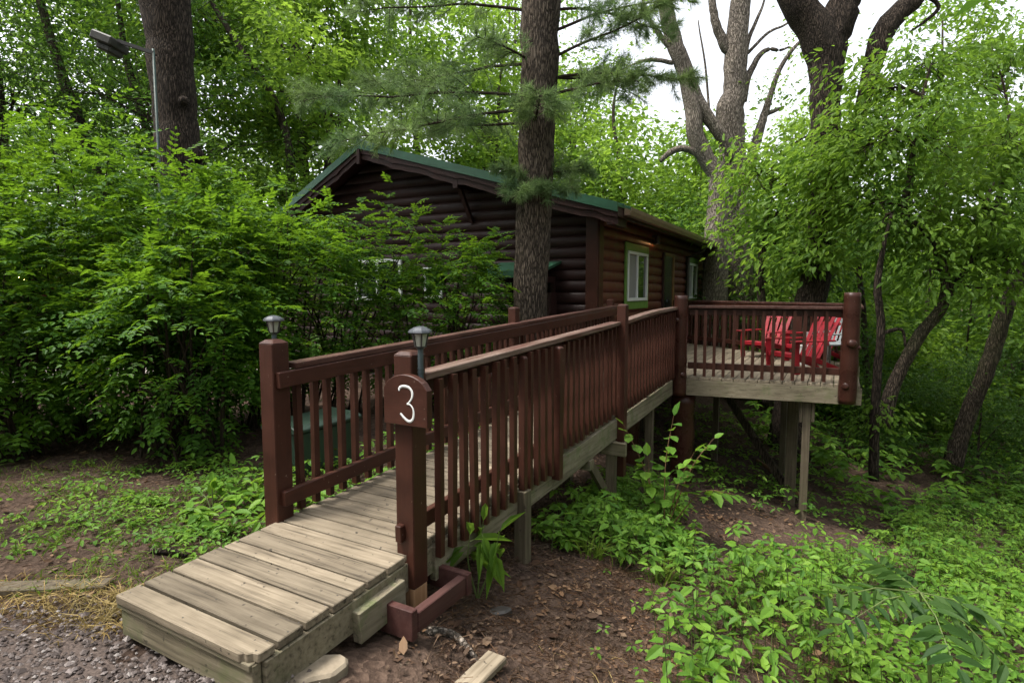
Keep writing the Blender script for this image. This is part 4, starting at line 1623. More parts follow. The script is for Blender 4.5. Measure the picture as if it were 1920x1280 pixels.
s2 = pxpath([(1385, 110, 10), (1362, 92, 18), (1350, 66, 17), (1341, 42, 15), (1335, 0, 13), (1325, -80, 7)], d)
s3 = pxpath([(1392, 190, 16), (1401, 150, 13), (1410, 128, 11), (1427, 101, 9), (1445, 92, 7), (1462, 95, 5), (1480, 88, 3)], d)
s4 = pxpath([(1395, 130, 10), (1402, 80, 8), (1418, 40, 6), (1432, 5, 4), (1440, -40, 2)], d)
s5 = pxpath([(1402, 100, 6), (1440, 62, 5), (1470, 48, 4), (1500, 30, 3), (1530, 22, 2)], d)
s6 = pxpath([(1384, 380, 24), (1400, 330, 20), (1423, 248, 17), (1430, 225, 15), (1436, 205, 13), (1447, 172, 10), (1463, 127, 8), (1492, 86, 6), (1510, 70, 3)], d)
s7 = pxpath([(1436, 214, 9), (1452, 208, 7), (1470, 200, 4)], d)
s8 = pxpath([(1330, 238, 4), (1329, 200, 5), (1322, 120, 4), (1312, 60, 3), (1309, 38, 2)], d)
t2, o2, _ = custom_tree('forked_tree', 'pale grey tree with bare twisting limbs against the white sky', P(1389, 720, d), [s1, s2, s3, s4, s5, s6, s7, s8], 'bark_pale', 18, .05, 9)
lb = Buf()
for c, r_, n in (((1500, 90), (.7, .7, .7), 10), ((1470, 170), (.8, .6, .5), 8), ((1420, -380), (2.4, 2, 1.2), 26), ((1540, 20), (.7, .5, .3), 4)):
    crown_leaves(lb, rg, ell_points(rg, P(c[0], c[1], d), r_, n), .28, 22, .12)
obj('crown', lb, LF['bright'], t2, o2)

# dark spreading tree behind the deck
d = 11.3
s1 = pxpath([(1478, 860, 84), (1484, 780, 66), (1500, 660, 58), (1520, 560, 52), (1538, 470, 50), (1545, 380, 48), (1546, 290, 46), (1546, 210, 48), (1548, 150, 54), (1545, 95, 66), (1522, 45, 58), (1495, 5, 52), (1465, -60, 46), (1430, -200, 34), (1405, -380, 12)], d)
s2 = pxpath([(1547, 160, 40), (1552, 110, 52), (1562, 70, 56), (1578, 20, 52), (1590, -30, 48), (1604, -150, 38), (1615, -330, 12)], d)
s3 = pxpath([(1550, 300, 26), (1572, 285, 24), (1590, 272, 22), (1620, 190, 24), (1645, 90, 36), (1662, 52, 38), (1690, 22, 34), (1722, -12, 32), (1780, -110, 24), (1830, -220, 8)], d)
s4 = pxpath([(1735, -10, 8), (1760, 14, 7), (1728, 45, 5), (1705, 60, 2)], d)
t3, o3, _ = custom_tree('oak_tree', 'dark rough-barked tree with a wide fork behind the deck', P(1478, 860, d), [s1, s2, s3, s4], 'bark_dark', 24, .07, 10, burls=[(P(1556, 268, d - .1), .24), (P(1575, 285, d - .1), .16)])
lb = Buf()
for c, r_, n in (((1430, -330), (2.2, 2, 1.2), 20), ((1620, -300), (2.2, 2, 1.2), 22), ((1820, -210), (1.8, 2, 1.0), 18)):
    crown_leaves(lb, rg, ell_points(rg, P(c[0], c[1], d), r_, n), .32, 24, .13)
obj('crown', lb, LF['mid'], t3, o3)


def leafy(name, label, base, stems, lobes, leaf, bark, seed, L=.1, Wf=.42, per=42, sig=.26, hang=.55, far=False, cat='tree', group=None, frac=1.0):
    """near tree: stems plus leaf lobes given as (px, py, rx px, ry px, depth, clumps)"""
    t, o0, tr = custom_tree(name, label, base, stems, bark, 14, .04, seed, cat, group)
    rg = np.random.default_rng(seed)
    lb, tb = Buf(), Buf()
    spts = np.vstack([smooth_path(*s, 30)[0] for s in stems])
    for (px, py, rx, ry, dd, n) in lobes:
        c = P(px, py, dd)
        C = ell_points(rg, c, (rx / FPX * dd, rx / FPX * dd * .9, ry / FPX * dd), int(n * frac), .25)
        a = spts[np.argmin(np.linalg.norm(spts - c, axis=1))]
        mid = (a + c) / 2 + (0, 0, .15) + rg.normal(size=3) * .1
        pp, rr_ = smooth_path(np.array([a, mid, c]), np.array([.028, .02, .01]), 9)
        tb.tube(pp, rr_, 5, False)
        for q in C:
            e = pp[rg.integers(3, 9)]
            tb.tube([e, (e + q) / 2 + rg.normal(size=3) * .06, q], [.008, .006, .003], 3, False)
        crown_leaves(lb, rg, C, sig * rg.uniform(.7, 1.3, len(C)), per, L, Wf, far, .45, hang)
    obj('branches', tb, M['twig'], t, o0)
    obj('crown', lb, LF[leaf], t, o0)
    return t


# slim leaning trees at the right and the leafy tree over them
d = 9.4
leafy('leaning_tree', 'leafy tree with a leaning mossy trunk right of the corner log post', P(1655, 790, d),
      [pxpath([(1655, 800, 28), (1668, 745, 25), (1690, 690, 23), (1722, 632, 22), (1770, 565, 19), (1762, 480, 14), (1700, 400, 14), (1708, 330, 12), (1712, 280, 9), (1730, 180, 5)], d),
       pxpath([(1770, 566, 15), (1830, 470, 12), (1870, 380, 11), (1900, 280, 6)], d)],
      [(1640, 170, 90, 70, 10, 30), (1750, 130, 110, 55, 10, 32), (1870, 120, 70, 65, 10, 26), (1620, 275, 90, 80, 9.6, 32), (1740, 260, 110, 80, 9.2, 36), (1880, 250, 80, 90, 9.2, 34),
       (1600, 390, 80, 80, 10, 30), (1710, 390, 100, 80, 9.4, 36), (1840, 390, 110, 80, 9, 40), (1650, 470, 80, 40, 10, 12), (1780, 470, 110, 40, 9.5, 18), (1890, 490, 60, 60, 9, 24), (1740, 520, 60, 28, 9.0, 8), (1860, 545, 60, 30, 8.9, 9)],
      'mid', 'bark_mid', 21, .135, .42, 34, .30, frac=.8)
d = 12.6
leafy('young_tree', 'bright green young tree spreading over the end of the cabin roof and deck', P(1430, 720, d),
      [pxpath([(1440, 760, 20), (1436, 640, 16), (1425, 520, 14), (1440, 400, 10), (1450, 300, 6)], d)],
      [(1420, 330, 70, 70, 12.6, 30), (1490, 300, 60, 70, 12.4, 28), (1400, 430, 60, 60, 12.8, 16), (1480, 420, 80, 70, 12.2, 38), (1550, 470, 60, 70, 12, 30), (1440, 520, 60, 25, 12.4, 8), (1540, 350, 50, 60, 12.2, 22), (1385, 370, 40, 60, 13, 8), (1530, 300, 60, 60, 10.8, 24), (1560, 400, 55, 60, 10.9, 22), (1500, 480, 70, 50, 11.2, 24), (1580, 240, 40, 40, 10.6, 12), (1545, 330, 50, 60, 10.5, 16), (1530, 480, 50, 40, 10.6, 12)],
      'bright', 'bark_mid', 22, .15, .46, 32, .3, frac=.8)
d = 9.0
leafy('slender_tree', 'thin dark upright sapling just right of the corner log post', P(1640, 880, d),
      [pxpath([(1638, 900, 18), (1640, 800, 17), (1645, 700, 15), (1652, 610, 14), (1645, 540, 13), (1655, 470, 9), (1672, 400, 4)], d), pxpath([(1652, 625, 9), (1690, 618, 6), (1698, 650, 4)], d)],
      [(1665, 400, 50, 50, 9.2, 10), (1640, 780, 35, 50, 9.1, 8)], 'mid', 'bark_dark', 23, .1, .45, 30, .25)
d = 11.0
leafy('leaning_tree', 'slanting reddish grey trunk at the right edge of the forest', P(1790, 850, d),
      [pxpath([(1785, 870, 34), (1800, 820, 29), (1822, 760, 28), (1850, 690, 27), (1880, 600, 25), (1900, 540, 23), (1935, 480, 20), (1990, 400, 20), (2040, 300, 8)], d), pxpath([(1900, 545, 18), (1886, 505, 14), (1870, 450, 9), (1850, 380, 4)], d)],
      [(1870, 430, 70, 60, 11, 18), (1950, 400, 90, 80, 11, 24), (1900, 330, 70, 60, 11, 18)], 'dark', 'bark_mid', 24, .11, .45, 40, .3)
d = 13.0
leafy('slender_tree', 'thin curved trunk in the shade directly behind the corner log post', P(1625, 760, d),
      [pxpath([(1640, 800, 13), (1625, 690, 12), (1620, 600, 11), (1612, 520, 10), (1606, 430, 6)], d)],
      [(1610, 470, 60, 60, 13, 14), (1560, 520, 50, 40, 13, 10)], 'dark', 'bark_dark', 25, .12, .5, 36, .3)

# ------------------------------------------------------------------ forest trees
PA = make_tree(101, 17, .24, [((0, 0, 14.5), (2.6, 2.6, 2.2), 36), ((2.4, .6, 11.5), (2.2, 2, 1.7), 34), ((-2.4, -.4, 11), (2.3, 2.1, 1.7), 34), ((.4, 2.5, 10), (2, 2, 1.6), 30), ((-.4, -2.4, 9.4), (2.2, 2, 1.6), 30), ((2.2, -1.6, 7.6), (1.9, 1.8, 1.2), 24), ((-2, 1.6, 7.2), (1.9, 1.8, 1.2), 24)], 46, L=.25, leaf='mid', sig=.38)
PB = make_tree(102, 14, .17, [((.3, 0, 12), (1.9, 1.9, 1.8), 30), ((1.8, .4, 9.5), (1.8, 1.6, 1.3), 26), ((-1.8, -.6, 9), (1.8, 1.6, 1.4), 26), ((.2, 1.9, 7.6), (1.7, 1.7, 1.3), 24), ((-.3, -1.9, 7), (1.8, 1.6, 1.3), 24), ((1.5, -1.0, 5.4), (1.6, 1.5, 1.0), 20), ((-1.6, .8, 5), (1.5, 1.5, 1.0), 20)], 46, L=.22, leaf='bright', sig=.36, lean=(1.2, .4))
PC = make_tree(103, 13, .2, [((0, 0, 11.6), (1.3, 1.3, 1.4), 28), ((.3, 0, 9.4), (2, 2, 1.0), 34), ((-.3, .2, 7.6), (2.5, 2.4, .9), 44), ((.2, -.2, 5.8), (2.9, 2.8, .9), 52), ((0, 0, 4.0), (3.1, 3.0, .9), 56), ((0, 0, 2.4), (2.8, 2.8, .8), 40)], 52, L=.13, leaf='dark', sig=.34, Wf=.4)
PU = make_tree(104, 6.5, .07, [((0, 0, 5.4), (1.2, 1.2, .9), 24), ((1.0, .3, 4.2), (1.2, 1.1, .8), 24), ((-1.0, -.2, 3.9), (1.2, 1.1, .8), 24), ((.2, 1.0, 3), (1.2, 1.1, .8), 22), ((-.2, -1.0, 2.7), (1.3, 1.1, .8), 24), ((.7, -.6, 1.7), (1.2, 1.1, .6), 18), ((-.8, .6, 1.4), (1.1, 1.1, .6), 18)], 44, L=.18, leaf='bright', sig=.32, sides=7)
PV = make_tree(105, 5, .05, [((0, 0, 4.0), (1.2, 1.2, .8), 22), ((.9, .4, 3.0), (1.2, 1.1, .7), 24), ((-.9, 0, 2.7), (1.2, 1.1, .7), 24), ((.1, -1, 2), (1.3, 1.1, .7), 26), ((0, 1, 1.6), (1.3, 1.1, .6), 24), ((0, -.3, .8), (1.4, 1.3, .5), 28)], 42, L=.16, leaf='mid', sig=.3, sides=6)
PD = make_tree(106, 5, .05, [((0, 0, 4.0), (1.3, 1.2, .8), 22), ((1.0, .4, 2.9), (1.2, 1.1, .7), 22), ((-.9, -.2, 2.5), (1.3, 1.1, .7), 24), ((.1, -1, 1.8), (1.4, 1.1, .7), 26), ((0, .2, .8), (1.6, 1.4, .5), 30)], 44, L=.13, leaf='dark', sig=.28, sides=6)
KIND = {'A': (PA, 'broadleaf_tree'), 'B': (PB, 'broadleaf_tree'), 'C': (PC, 'hemlock_tree'), 'U': (PU, 'understory_tree'), 'V': (PV, 'understory_tree'), 'D': (PD, 'understory_tree')}
FOREST = [
    ('C', -12.0, 14.0, 2.3, 1.1, 'dark layered evergreen behind the shrubs at the far left'),
    ('C', -8.9, 15.0, 4.7, 1.15, 'dark layered evergreen left of the thick trunk, behind the lamp pole'),
    ('C', -13.2, 15.0, .3, 1.05, 'dark layered evergreen at the far left edge of the photo'),
    ('C', -10.2, 18.0, 1.7, 1.1, 'dark layered evergreen between the lamp head and the left edge'),
    ('A', -11.5, 20.5, .9, 1.0, 'tall leafy tree rising above the dark evergreens at the left'),
    ('A', -7.0, 19.0, 2.4, .95, 'tall leafy tree showing directly right of the thick left trunk'),
    ('B', -9.0, 24.0, 4.0, 1.15, 'tall thin tree seen behind the thick left trunk'),
    ('B', -5.2, 17.0, 1.2, .85, 'leaning bright tree whose crown meets the left slope of the cabin roof'),
    ('A', -4.0, 25.0, 3.6, 1.0, 'tall leafy tree standing above the ridge of the cabin roof'),
    ('B', -1.2, 22.5, .4, 1.0, 'bright airy tree above the cabin roof left of the pine'),
    ('A', 0.3, 29.0, 5.1, 1.0, 'tall distant tree whose top shows left of the pine trunk'),
    ('B', 2.5, 25.5, .9, .88, 'pale airy tree against the white sky right of the pine trunk'),
    ('U', 2.3, 21.5, 2.2, 1.35, 'bright small tree over the roof immediately right of the pine'),
    ('U', 4.6, 23.5, 3.3, 1.45, 'bright small tree behind the roof below the pale leaning limb'),
    ('V', 6.2, 20.0, 1.3, 1.5, 'green small tree between the roof end and the pale trunks'),
    ('U', 8.2, 24.5, 4.5, 1.4, 'bright small tree behind the bare pale limbs'),
    ('B', 11.4, 23.0, 5.5, .8, 'bright tree behind the dark forked tree'),
    ('A', 16.0, 22.0, 2.8, .9, 'tall leafy tree at the upper right behind the leaning trees'),
    ('A', -16.5, 24.0, 1.5, 1.05, 'tall leafy tree at the upper left corner'),
    ('A', 20.0, 25.0, .6, .9, 'tall leafy tree at the right edge of the photo'),
    ('V', 7.3, 14.6, 2.0, 1.0, 'green understory tree behind the middle of the far deck railing'),
    ('V', 9.3, 15.2, .4, 1.1, 'green understory tree behind the corner log post'),
    ('V', 11.2, 14.2, 5.2, 1.0, 'green understory tree between the two leaning trunks'),
    ('D', 13.0, 14.5, 1.2, 1.1, 'dark understory tree right of the slanting reddish trunk'),
    ('D', 9.0, 18.5, 3.1, 1.3, 'dark understory tree deep in the shade behind the deck'),
    ('V', 12.2, 19.0, 4.0, 1.3, 'green understory tree in the distance between the leaning trunks'),
    ('D', 16.0, 18.5, 2.2, 1.3, 'dark understory tree in the distance at the right edge'),
    ('D', 5.9, 16.6, 5.9, 1.1, 'dark understory tree just past the far corner of the cabin'),
    ('D', -15.0, 12.8, .5, .9, 'dark understory tree at the left edge behind the shrubs'),
    ('V', -3.6, 21.0, .8, 1.4, 'green understory tree left of the cabin behind its roof slope'),
    ('V', -6.5, 14.5, 3.9, 1.0, 'green understory tree between the thick left trunk and the cabin'),
    ('D', 7.6, 11.8, 2.9, .62, 'dark bushy sapling on the slope behind the deck posts'),
    ('D', 9.6, 11.6, 1.9, .6, 'dark bushy sapling beneath the leaning mossy trunk'),
]
for kd, x, y, rz, sc, lab in FOREST:
    ms, nm = KIND[kd]
    place_tree(ms, nm, lab, x, y, rz, sc, group='forest trees round the cabin')
# thin bare trunks among them
for i, (pl, dd, lab) in enumerate([
    ([(225, 560, 30), (205, 420, 28), (165, 280, 22), (120, 150, 18), (80, 20, 14), (50, -120, 6)], 15, 'slanting bare trunk at the left under the lamp head'),
    ([(330, 520, 18), (300, 330, 18), (262, 200, 14), (235, 100, 12), (215, -40, 6)], 17, 'thin bare trunk just left of the lamp pole'),
    ([(520, 500, 18), (545, 330, 16), (520, 200, 13), (450, 90, 11), (395, 0, 8), (360, -90, 4)], 16, 'thin leaning trunk right of the thick left trunk'),
    ([(600, 420, 18), (620, 250, 15), (565, 120, 12), (520, 10, 8), (500, -80, 4)], 19, 'thin leaning trunk above the left end of the roof'),
    ([(1860, 800, 12), (1852, 700, 11), (1858, 600, 9), (1850, 480, 5)], 15, 'thin upright trunk in the shade at the right edge'),
    ([(1740, 780, 9), (1745, 690, 9), (1738, 600, 8), (1742, 480, 5)], 16, 'thin upright trunk in the shade between the leaning trunks'),
    ([(1175, 460, 9), (1165, 330, 8), (1150, 220, 6), (1158, 150, 3)], 21, 'thin sapling stem above the cabin roof right of the pine'),
]):
    stm = pxpath(pl, dd)
    tt, oo, _ = custom_tree('bare_trunk', lab, P(pl[0][0], pl[0][1], dd), [(np.vstack([stm[0][0] * (1, 1, 0) + (0, 0, float(ground_z(stm[0][0][0], stm[0][0][1])) - .3), stm[0]]), np.concatenate([[stm[1][0] * 1.2], stm[1]]))], 'bark_mid', 10, .04, 70 + i, group='thin trunks in the forest')
    rg = np.random.default_rng(170 + i)
    lb = Buf()
    crown_leaves(lb, rg, ell_points(rg, stm[0][-1] + (0, 0, .2), (1.2, 1.2, .9), 12), .3, 24, .14)
    obj('crown', lb, LF['mid'], tt, oo)

# far wood: one mass nobody could count
rg = np.random.default_rng(77)
fw = Buf()
n = 2600
ang = rg.uniform(-1.15, 1.15, n)
rad_ = rg.uniform(34, 52, n)
C = np.stack([rad_ * np.sin(ang), rad_ * np.cos(ang), np.zeros(n)], 1)
C[:, 2] = ground_z(C[:, 0], C[:, 1]) + rg.uniform(0, 1, n) ** 1.3 * (8.2 + 2.2 * np.sin(ang * 9) + .8 * (ang < -.1))
crown_leaves(fw, rg, C, .9, 26, .42, .6, True, .6)
tag(obj('far_wood', fw, LF['mid']), kind='stuff')
fw = Buf()
n = 1500
ang = rg.uniform(-1.2, 1.2, n)
rad_ = rg.uniform(24, 34, n)
C = np.stack([rad_ * np.sin(ang), rad_ * np.cos(ang), np.zeros(n)], 1)
C[:, 2] = ground_z(C[:, 0], C[:, 1]) + rg.uniform(.1, 1, n) ** 1.5 * 3.4
crown_leaves(fw, rg, C, .7, 26, .3, .6, True, .6)
tag(obj('far_brushwood', fw, LF['dark']), kind='stuff')

# unseen foliage ring added round the camera to cut low sky light
fw = Buf()
n = 1500
ang = rg.uniform(1.05, 2 * math.pi - 1.05, n)
rad_ = rg.uniform(11, 19, n)
C = np.stack([rad_ * np.sin(ang), 2 + rad_ * np.cos(ang), np.zeros(n)], 1)
C[:, 2] = rg.uniform(0, 1, n) * (12 + 2 * np.sin(ang * 7))
crown_leaves(fw, rg, C, .85, 24, .42, .6, True, .6)
tag(obj('sky_blocking_wood', fw, LF['dark']), kind='stuff')

# ------------------------------------------------------------------ the shrubs along the left
def shrub(label, x, y, rx, ry, h, nfr, seed, shoots=(), zlow=.07, LL=.074):
    rg = np.random.default_rng(seed)
    z0 = float(ground_z(x, y))
    t = thing('shrub', label, 'shrub', (x, y, z0), 0, 'leafy shrubs left of the ramp')
    sb, lb = Buf(), Buf()
    v = rdir(rg, nfr)
    v[:, 2] = np.abs(v[:, 2]) ** .8 * np.where(rg.uniform(size=nfr) < .62, 1, -.85)
    q = rg.uniform(.38, 1.0, nfr) ** .6
    lump = 1 + .16 * np.sin(v[:, 0] * 5 + seed) + .14 * np.sin(v[:, 1] * 6 + seed * 2) + .12 * np.sin(v[:, 2] * 7 + seed)
    C = v * (q * lump)[:, None] * (rx, ry, h * .5) + (0, 0, h * .52)
    C[:, 2] = np.maximum(C[:, 2], h * zlow * rg.uniform(.6, 1.3, nfr))
    tier = .17
    C[:, 2] = C[:, 2] * .68 + .32 * (np.round(C[:, 2] / tier + .5 * np.sin(C[:, 0] * 2.3) * np.cos(C[:, 1] * 2)) * tier)
    out_ = unit(v * (1, 1, .25) + rg.normal(size=v.shape) * (.4, .4, .24))
    up = np.array((0, 0, 1.0)) + rg.normal(size=v.shape) * .2 + out_ * .25
    ln = rg.uniform(.2, .36, nfr)
    hf = nfr // 2
    fronds(lb, rg, C[:hf], out_[:hf], up[:hf], ln[:hf], 5, LL, LL * .56, False, .28)
    fronds(lb, rg, C[hf:], out_[hf:], up[hf:], ln[hf:] * .85, 4, LL * .85, LL * .5, False, .4)
    # main stems
    for k in range(26):
        a = rg.uniform(0, 2 * np.pi)
        b0 = np.array((math.cos(a) * rg.uniform(.05, .45) * rx, math.sin(a) * rg.uniform(.05, .5) * ry, -.05))
        e = C[rg.integers(nfr)]
        m = b0 + (e - b0) * .45 + np.array((0, 0, .28 * h)) * rg.uniform(.3, 1)
        pp, rr_ = smooth_path(np.array([b0, m, e]), np.array([.016, .011, .003]), 8)
        sb.tube(pp, rr_, 5, False)
    for (sx, sy, sz) in shoots:                          # upright shoots above the outline
        b0 = np.array((sx * .6, sy * .6, h * .55))
        e = np.array((sx, sy, sz - z0))
        pp, rr_ = smooth_path(np.array([b0, (b0 + e) / 2 + rg.normal(size=3) * .05, e]), np.array([.01, .007, .003]), 10)
        sb.tube(pp, rr_, 5, False)
        k = 30
        f = rg.uniform(.25, 1.02, k)
        cc = b0 + (e - b0) * f[:, None]
        aa = rg.uniform(0, 2 * np.pi, k)
        dd = np.stack([np.cos(aa), np.sin(aa), .25 + .5 * f], 1)
        fronds(lb, rg, cc, dd, np.array((0, 0, 1.0)) + rg.normal(size=(k, 3)) * .2, rg.uniform(.22, .34, k) * (1.15 - .35 * f), 5, LL, LL * .5, False, .35)
    obj('stems', sb, M['twig'], t, None)
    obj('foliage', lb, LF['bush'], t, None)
    return t


shrub('tall broad shrub filling the left edge of the photo', -6.1, 6.5, 1.35, 1.1, 3.2, 1900, 201, [(-.2, 0, 3.5), (.7, -.2, 3.45)])
shrub('tall feathery shrub below the lamp head', -4.75, 6.5, 1.15, 1.05, 3.1, 1800, 202, [(-.1, -.1, 3.45), (.5, 0, 3.2)])
shrub('rounded shrub covering the foot of the thick left trunk', -3.65, 6.4, 1.1, 1.0, 2.85, 1700, 203, [(.1, 0, 3.12), (.5, -.2, 2.95)])
shrub('sunlit shrub between the thick trunk and the cabin gable', -2.95, 6.9, 1.05, .95, 2.7, 1500, 204, [(.3, 0, 2.82)])
shrub('shrub whose bright top overlaps the left roof edge', -2.35, 7.6, .95, .9, 2.6, 800, 205, [(.0, -.1, 2.92), (.45, 0, 2.75)])
shrub('shrub with one tall bright shoot in front of the gable window', -1.55, 7.9, .85, .8, 2.15, 430, 206, [(-.05, -.2, 3.0), (.25, 0, 2.75)])
shrub('wispy shrub between the gable window and the pine', -.75, 8.0, .75, .7, 2.25, 800, 207, [(-.2, 0, 2.55), (.55, 0, 2.4), (.3, -.2, 2.3)], zlow=.3)
shrub('low pale-leaved shrub in front, left of the first square post', -3.2, 5.5, .95, .6, 2.1, 1100, 208, zlow=.12)
shrub('low dark shrub at the front left edge', -5.0, 5.5, 1.0, .6, 1.9, 1000, 209, zlow=.1)

# ------------------------------------------------------------------ undergrowth, weeds, grass, litter
def poly_mask(x, y, poly):
    poly = np.asarray(poly, float)
    ins = np.zeros(x.shape, bool)
    j = len(poly) - 1
    for i in range(len(poly)):
        xi, yi = poly[i]
        xj, yj = poly[j]
        c = ((yi > y) != (yj > y)) & (x < (xj - xi) * (y - yi) / (yj - yi + 1e-12) + xi)
        ins ^= c
        j = i
    return ins


def plants(buf, rg, x, y, hmin, hmax, L, nl=5, stem=None, tiers=2):
    n = len(x)
    z = ground_z(x, y)
    h = rg.uniform(hmin, hmax, n) * (1 + .42 * np.sin(x * 2.2 + .6) * np.sin(y * 2.6 + 1.1) + .22 * np.sin(x * 6.1) * np.sin(y * 5.3))
    lean = rg.normal(size=(n, 2)) * .12
    for tr in range(tiers):
        f = 1 - .38 * tr
        c = np.stack([x + lean[:, 0] * h * f, y + lean[:, 1] * h * f, z + h * f], 1)
        a0 = rg.uniform(0, 2 * np.pi, n)
        for k in range(nl):
            a = a0 + k * 2 * np.pi / nl + rg.normal(size=n) * .25
            dv = np.stack([np.cos(a), np.sin(a), rg.normal(size=n) * .25 - .1], 1)
            LL = L * rg.uniform(.6, 1.25, n)
            nr = np.array((0, 0, 1.0)) + rg.normal(size=(n, 3)) * .28
            leaves(buf, c + dv * .012, dv, nr, LL, LL * rg.uniform(.45, .62, n), .18, .22)
    if stem is not None:
        top = np.stack([x + lean[:, 0] * h, y + lean[:, 1] * h, z + h], 1)
        bot = np.stack([x, y, z - .02], 1)
        for sx in ((.003, 0, 0), (0, .003, 0)):
            s = np.array(sx)
            v = np.stack([bot - s, bot + s, top + s * .6, top - s * .6], 1).reshape(-1, 3)
            stem.add(v, np.arange(n)[:, None] * 4 + np.array([[0, 1, 2, 3]]))


rg = np.random.default_rng(301)
ub_, us_, ub2 = Buf(), Buf(), Buf()
RIGHT = [(.52, 1.9), (.78, 2.7), (1.0, 3.5), (1.75, 4.5), (2.35, 5.1), (3.0, 5.6), (3.9, 6.0), (4.8, 6.8), (5.4, 8.0), (6.4, 9.2), (9, 11), (14, 12), (16, 9), (12, 5), (6, 1.6), (3, .8), (1.2, 1.2)]
PATCH = [(.12, 4.2), (.8, 4.1), (1.45, 4.4), (1.85, 5.1), (1.8, 6.4), (1.2, 6.9), (.75, 5.6)]
for poly, n, (h0, h1), L in ((RIGHT, 15000, (.12, .48), .072), (PATCH, 650, (.08, .32), .08)):
    p = np.asarray(poly)
    x = rg.uniform(p[:, 0].min(), p[:, 0].max(), n)
    y = rg.uniform(p[:, 1].min(), p[:, 1].max(), n)
    jx, jy = x + .12 * rg.normal(size=n), y + .12 * rg.normal(size=n)
    k = poly_mask(jx, jy, poly) & (np.sin(x * 3.1 + 1.1 * np.sin(y * 2.3)) * np.sin(y * 2.7) > -.78)
    x, y = x[k], y[k]
    r_ = rg.uniform(size=len(x)) + .25 * np.sin(x * 1.7) * np.sin(y * 2.1 + .5)
    for sel, lf_, nl_, f_ in ((r_ < .5, 1.0, 5, 1.0), ((r_ >= .5) & (r_ < .72), 1.35, 3, 1.1)):
        xx, yy = x[sel], y[sel]
        near_ = yy > 4.9
        plants(ub_, rg, xx[~near_], yy[~near_], h0, h1 * f_, L * lf_, nl_, us_)
        plants(ub_, rg, xx[near_], yy[near_], h0 * .8, h1 * .72, L * lf_, nl_, us_)
    sel = r_ >= .72
    plants(ub2, rg, x[sel], y[sel], h0 * .8, h1 * .85, L * .62, 7, us_, 3)
x = rg.uniform(5, 30, 4200)
y = rg.uniform(8, 30, 4200)
k = (y > 8 + .35 * (x - 5)) & (x / y < 1.1) & (x / y > .42)
plants(ub_, rg, x[k], y[k], .2, .7, .17, 5, None)
x = rg.uniform(2.0, 6.0, 800)
y = rg.uniform(6.9, 13, 800)
plants(ub_, rg, x, y, .05, .25, .08, 4, None, 1)
x = rg.uniform(.2, 2.4, 230)
y = rg.uniform(2.2, 4.6, 230)
k = rg.uniform(size=230) < sstep(.0, 1.6, x - .35 * (y - 2) + .3)
plants(ub_, rg, x[k], y[k], .03, .10, .045, 4, None, 1)
ug = tag(obj('undergrowth', ub_, LF['under']), kind='stuff')
obj('stems', us_, M['stem'], ug)
tag(obj('fine_leaved_undergrowth', ub2, LF['mid']), kind='stuff')


def blades(buf, rg, x, y, L, w, lean=.5):
    n = len(x)
    z = ground_z(x, y) - .005
    a = rg.uniform(0, 2 * np.pi, n)
    d = np.stack([np.cos(a) * lean, np.sin(a) * lean, np.ones(n)], 1) * rg.uniform(.6, 1.2, (n, 1))
    d = unit(d + rg.normal(size=(n, 3)) * .25)
    LL = (L * rg.uniform(.5, 1.25, n))[:, None]
    s = unit(np.cross(d, rg.normal(size=(n, 3))))
    p = np.stack([x, y, z], 1)
    m1 = p + d * LL * .5
    e = p + d * LL * .85 + np.stack([np.cos(a), np.sin(a), -.55 * np.ones(n)], 1) * LL * .32
    v = np.stack([p - s * w / 2, p + s * w / 2, m1 + s * w * .45, e, m1 - s * w * .45], 1).reshape(-1, 3)
    k = np.arange(n)[:, None] * 5
    buf.add(v, k + np.array([[0, 1, 2, 4]]))
    buf.add(np.zeros((0, 3)), np.zeros((0, 3), int)) if False else buf.f.append((k + np.array([[4, 2, 3]])) + buf.n - n * 5)


# left: weeds and grass
wb_, gb_, sb_ = Buf(), Buf(), Buf()
n = 5200
x, y = rg.uniform(-4.6, -1.0, n), rg.uniform(3.0, 5.4, n)
dens = sstep(-4.4, -2.2, x) * sstep(2.9, 3.5, y - .25 * (-1.6 - x)) * (.35 + .65 * (np.sin(x * 4.3 + y) * np.sin(y * 5.1 - x) > -.2)) * (x < -1.55 + .56 * (y - 3.6))
k = rg.uniform(size=n) < dens
plants(wb_, rg, x[k][:1000], y[k][:1000], .02, .10, .045, 4, None, 1)
x, y = rg.uniform(-2.3, -1.3, 60), rg.uniform(3.6, 4.6, 60)
k = x < -1.62 + .56 * (y - 3.5)
plants(wb_, rg, x[k], y[k], .05, .2, .10, 4, None, 1)
x, y = rg.uniform(-2.6, .2, 420), rg.uniform(4.3, 7.2, 420)
s_, t_ = toST(x, y)
k = (t_ < -1.08) & (t_ > -2.3)
plants(wb_, rg, x[k], y[k], .03, .22, .075, 4, None, 1)
tag(obj('ground_weeds', wb_, LF['under']), kind='stuff')
n = 8200
x, y = rg.uniform(-5, -1.4, n), rg.uniform(2.9, 5.2, n)
k = (rg.uniform(size=n) < sstep(-5, -2.5, x) * .5 + .2) & (x < -1.75 + .56 * (y - 3.2)) & (np.sin(x * 3 + 1) * np.sin(y * 4.2) > -.35)
blades(gb_, rg, x[k], y[k], .11, .006, .8)
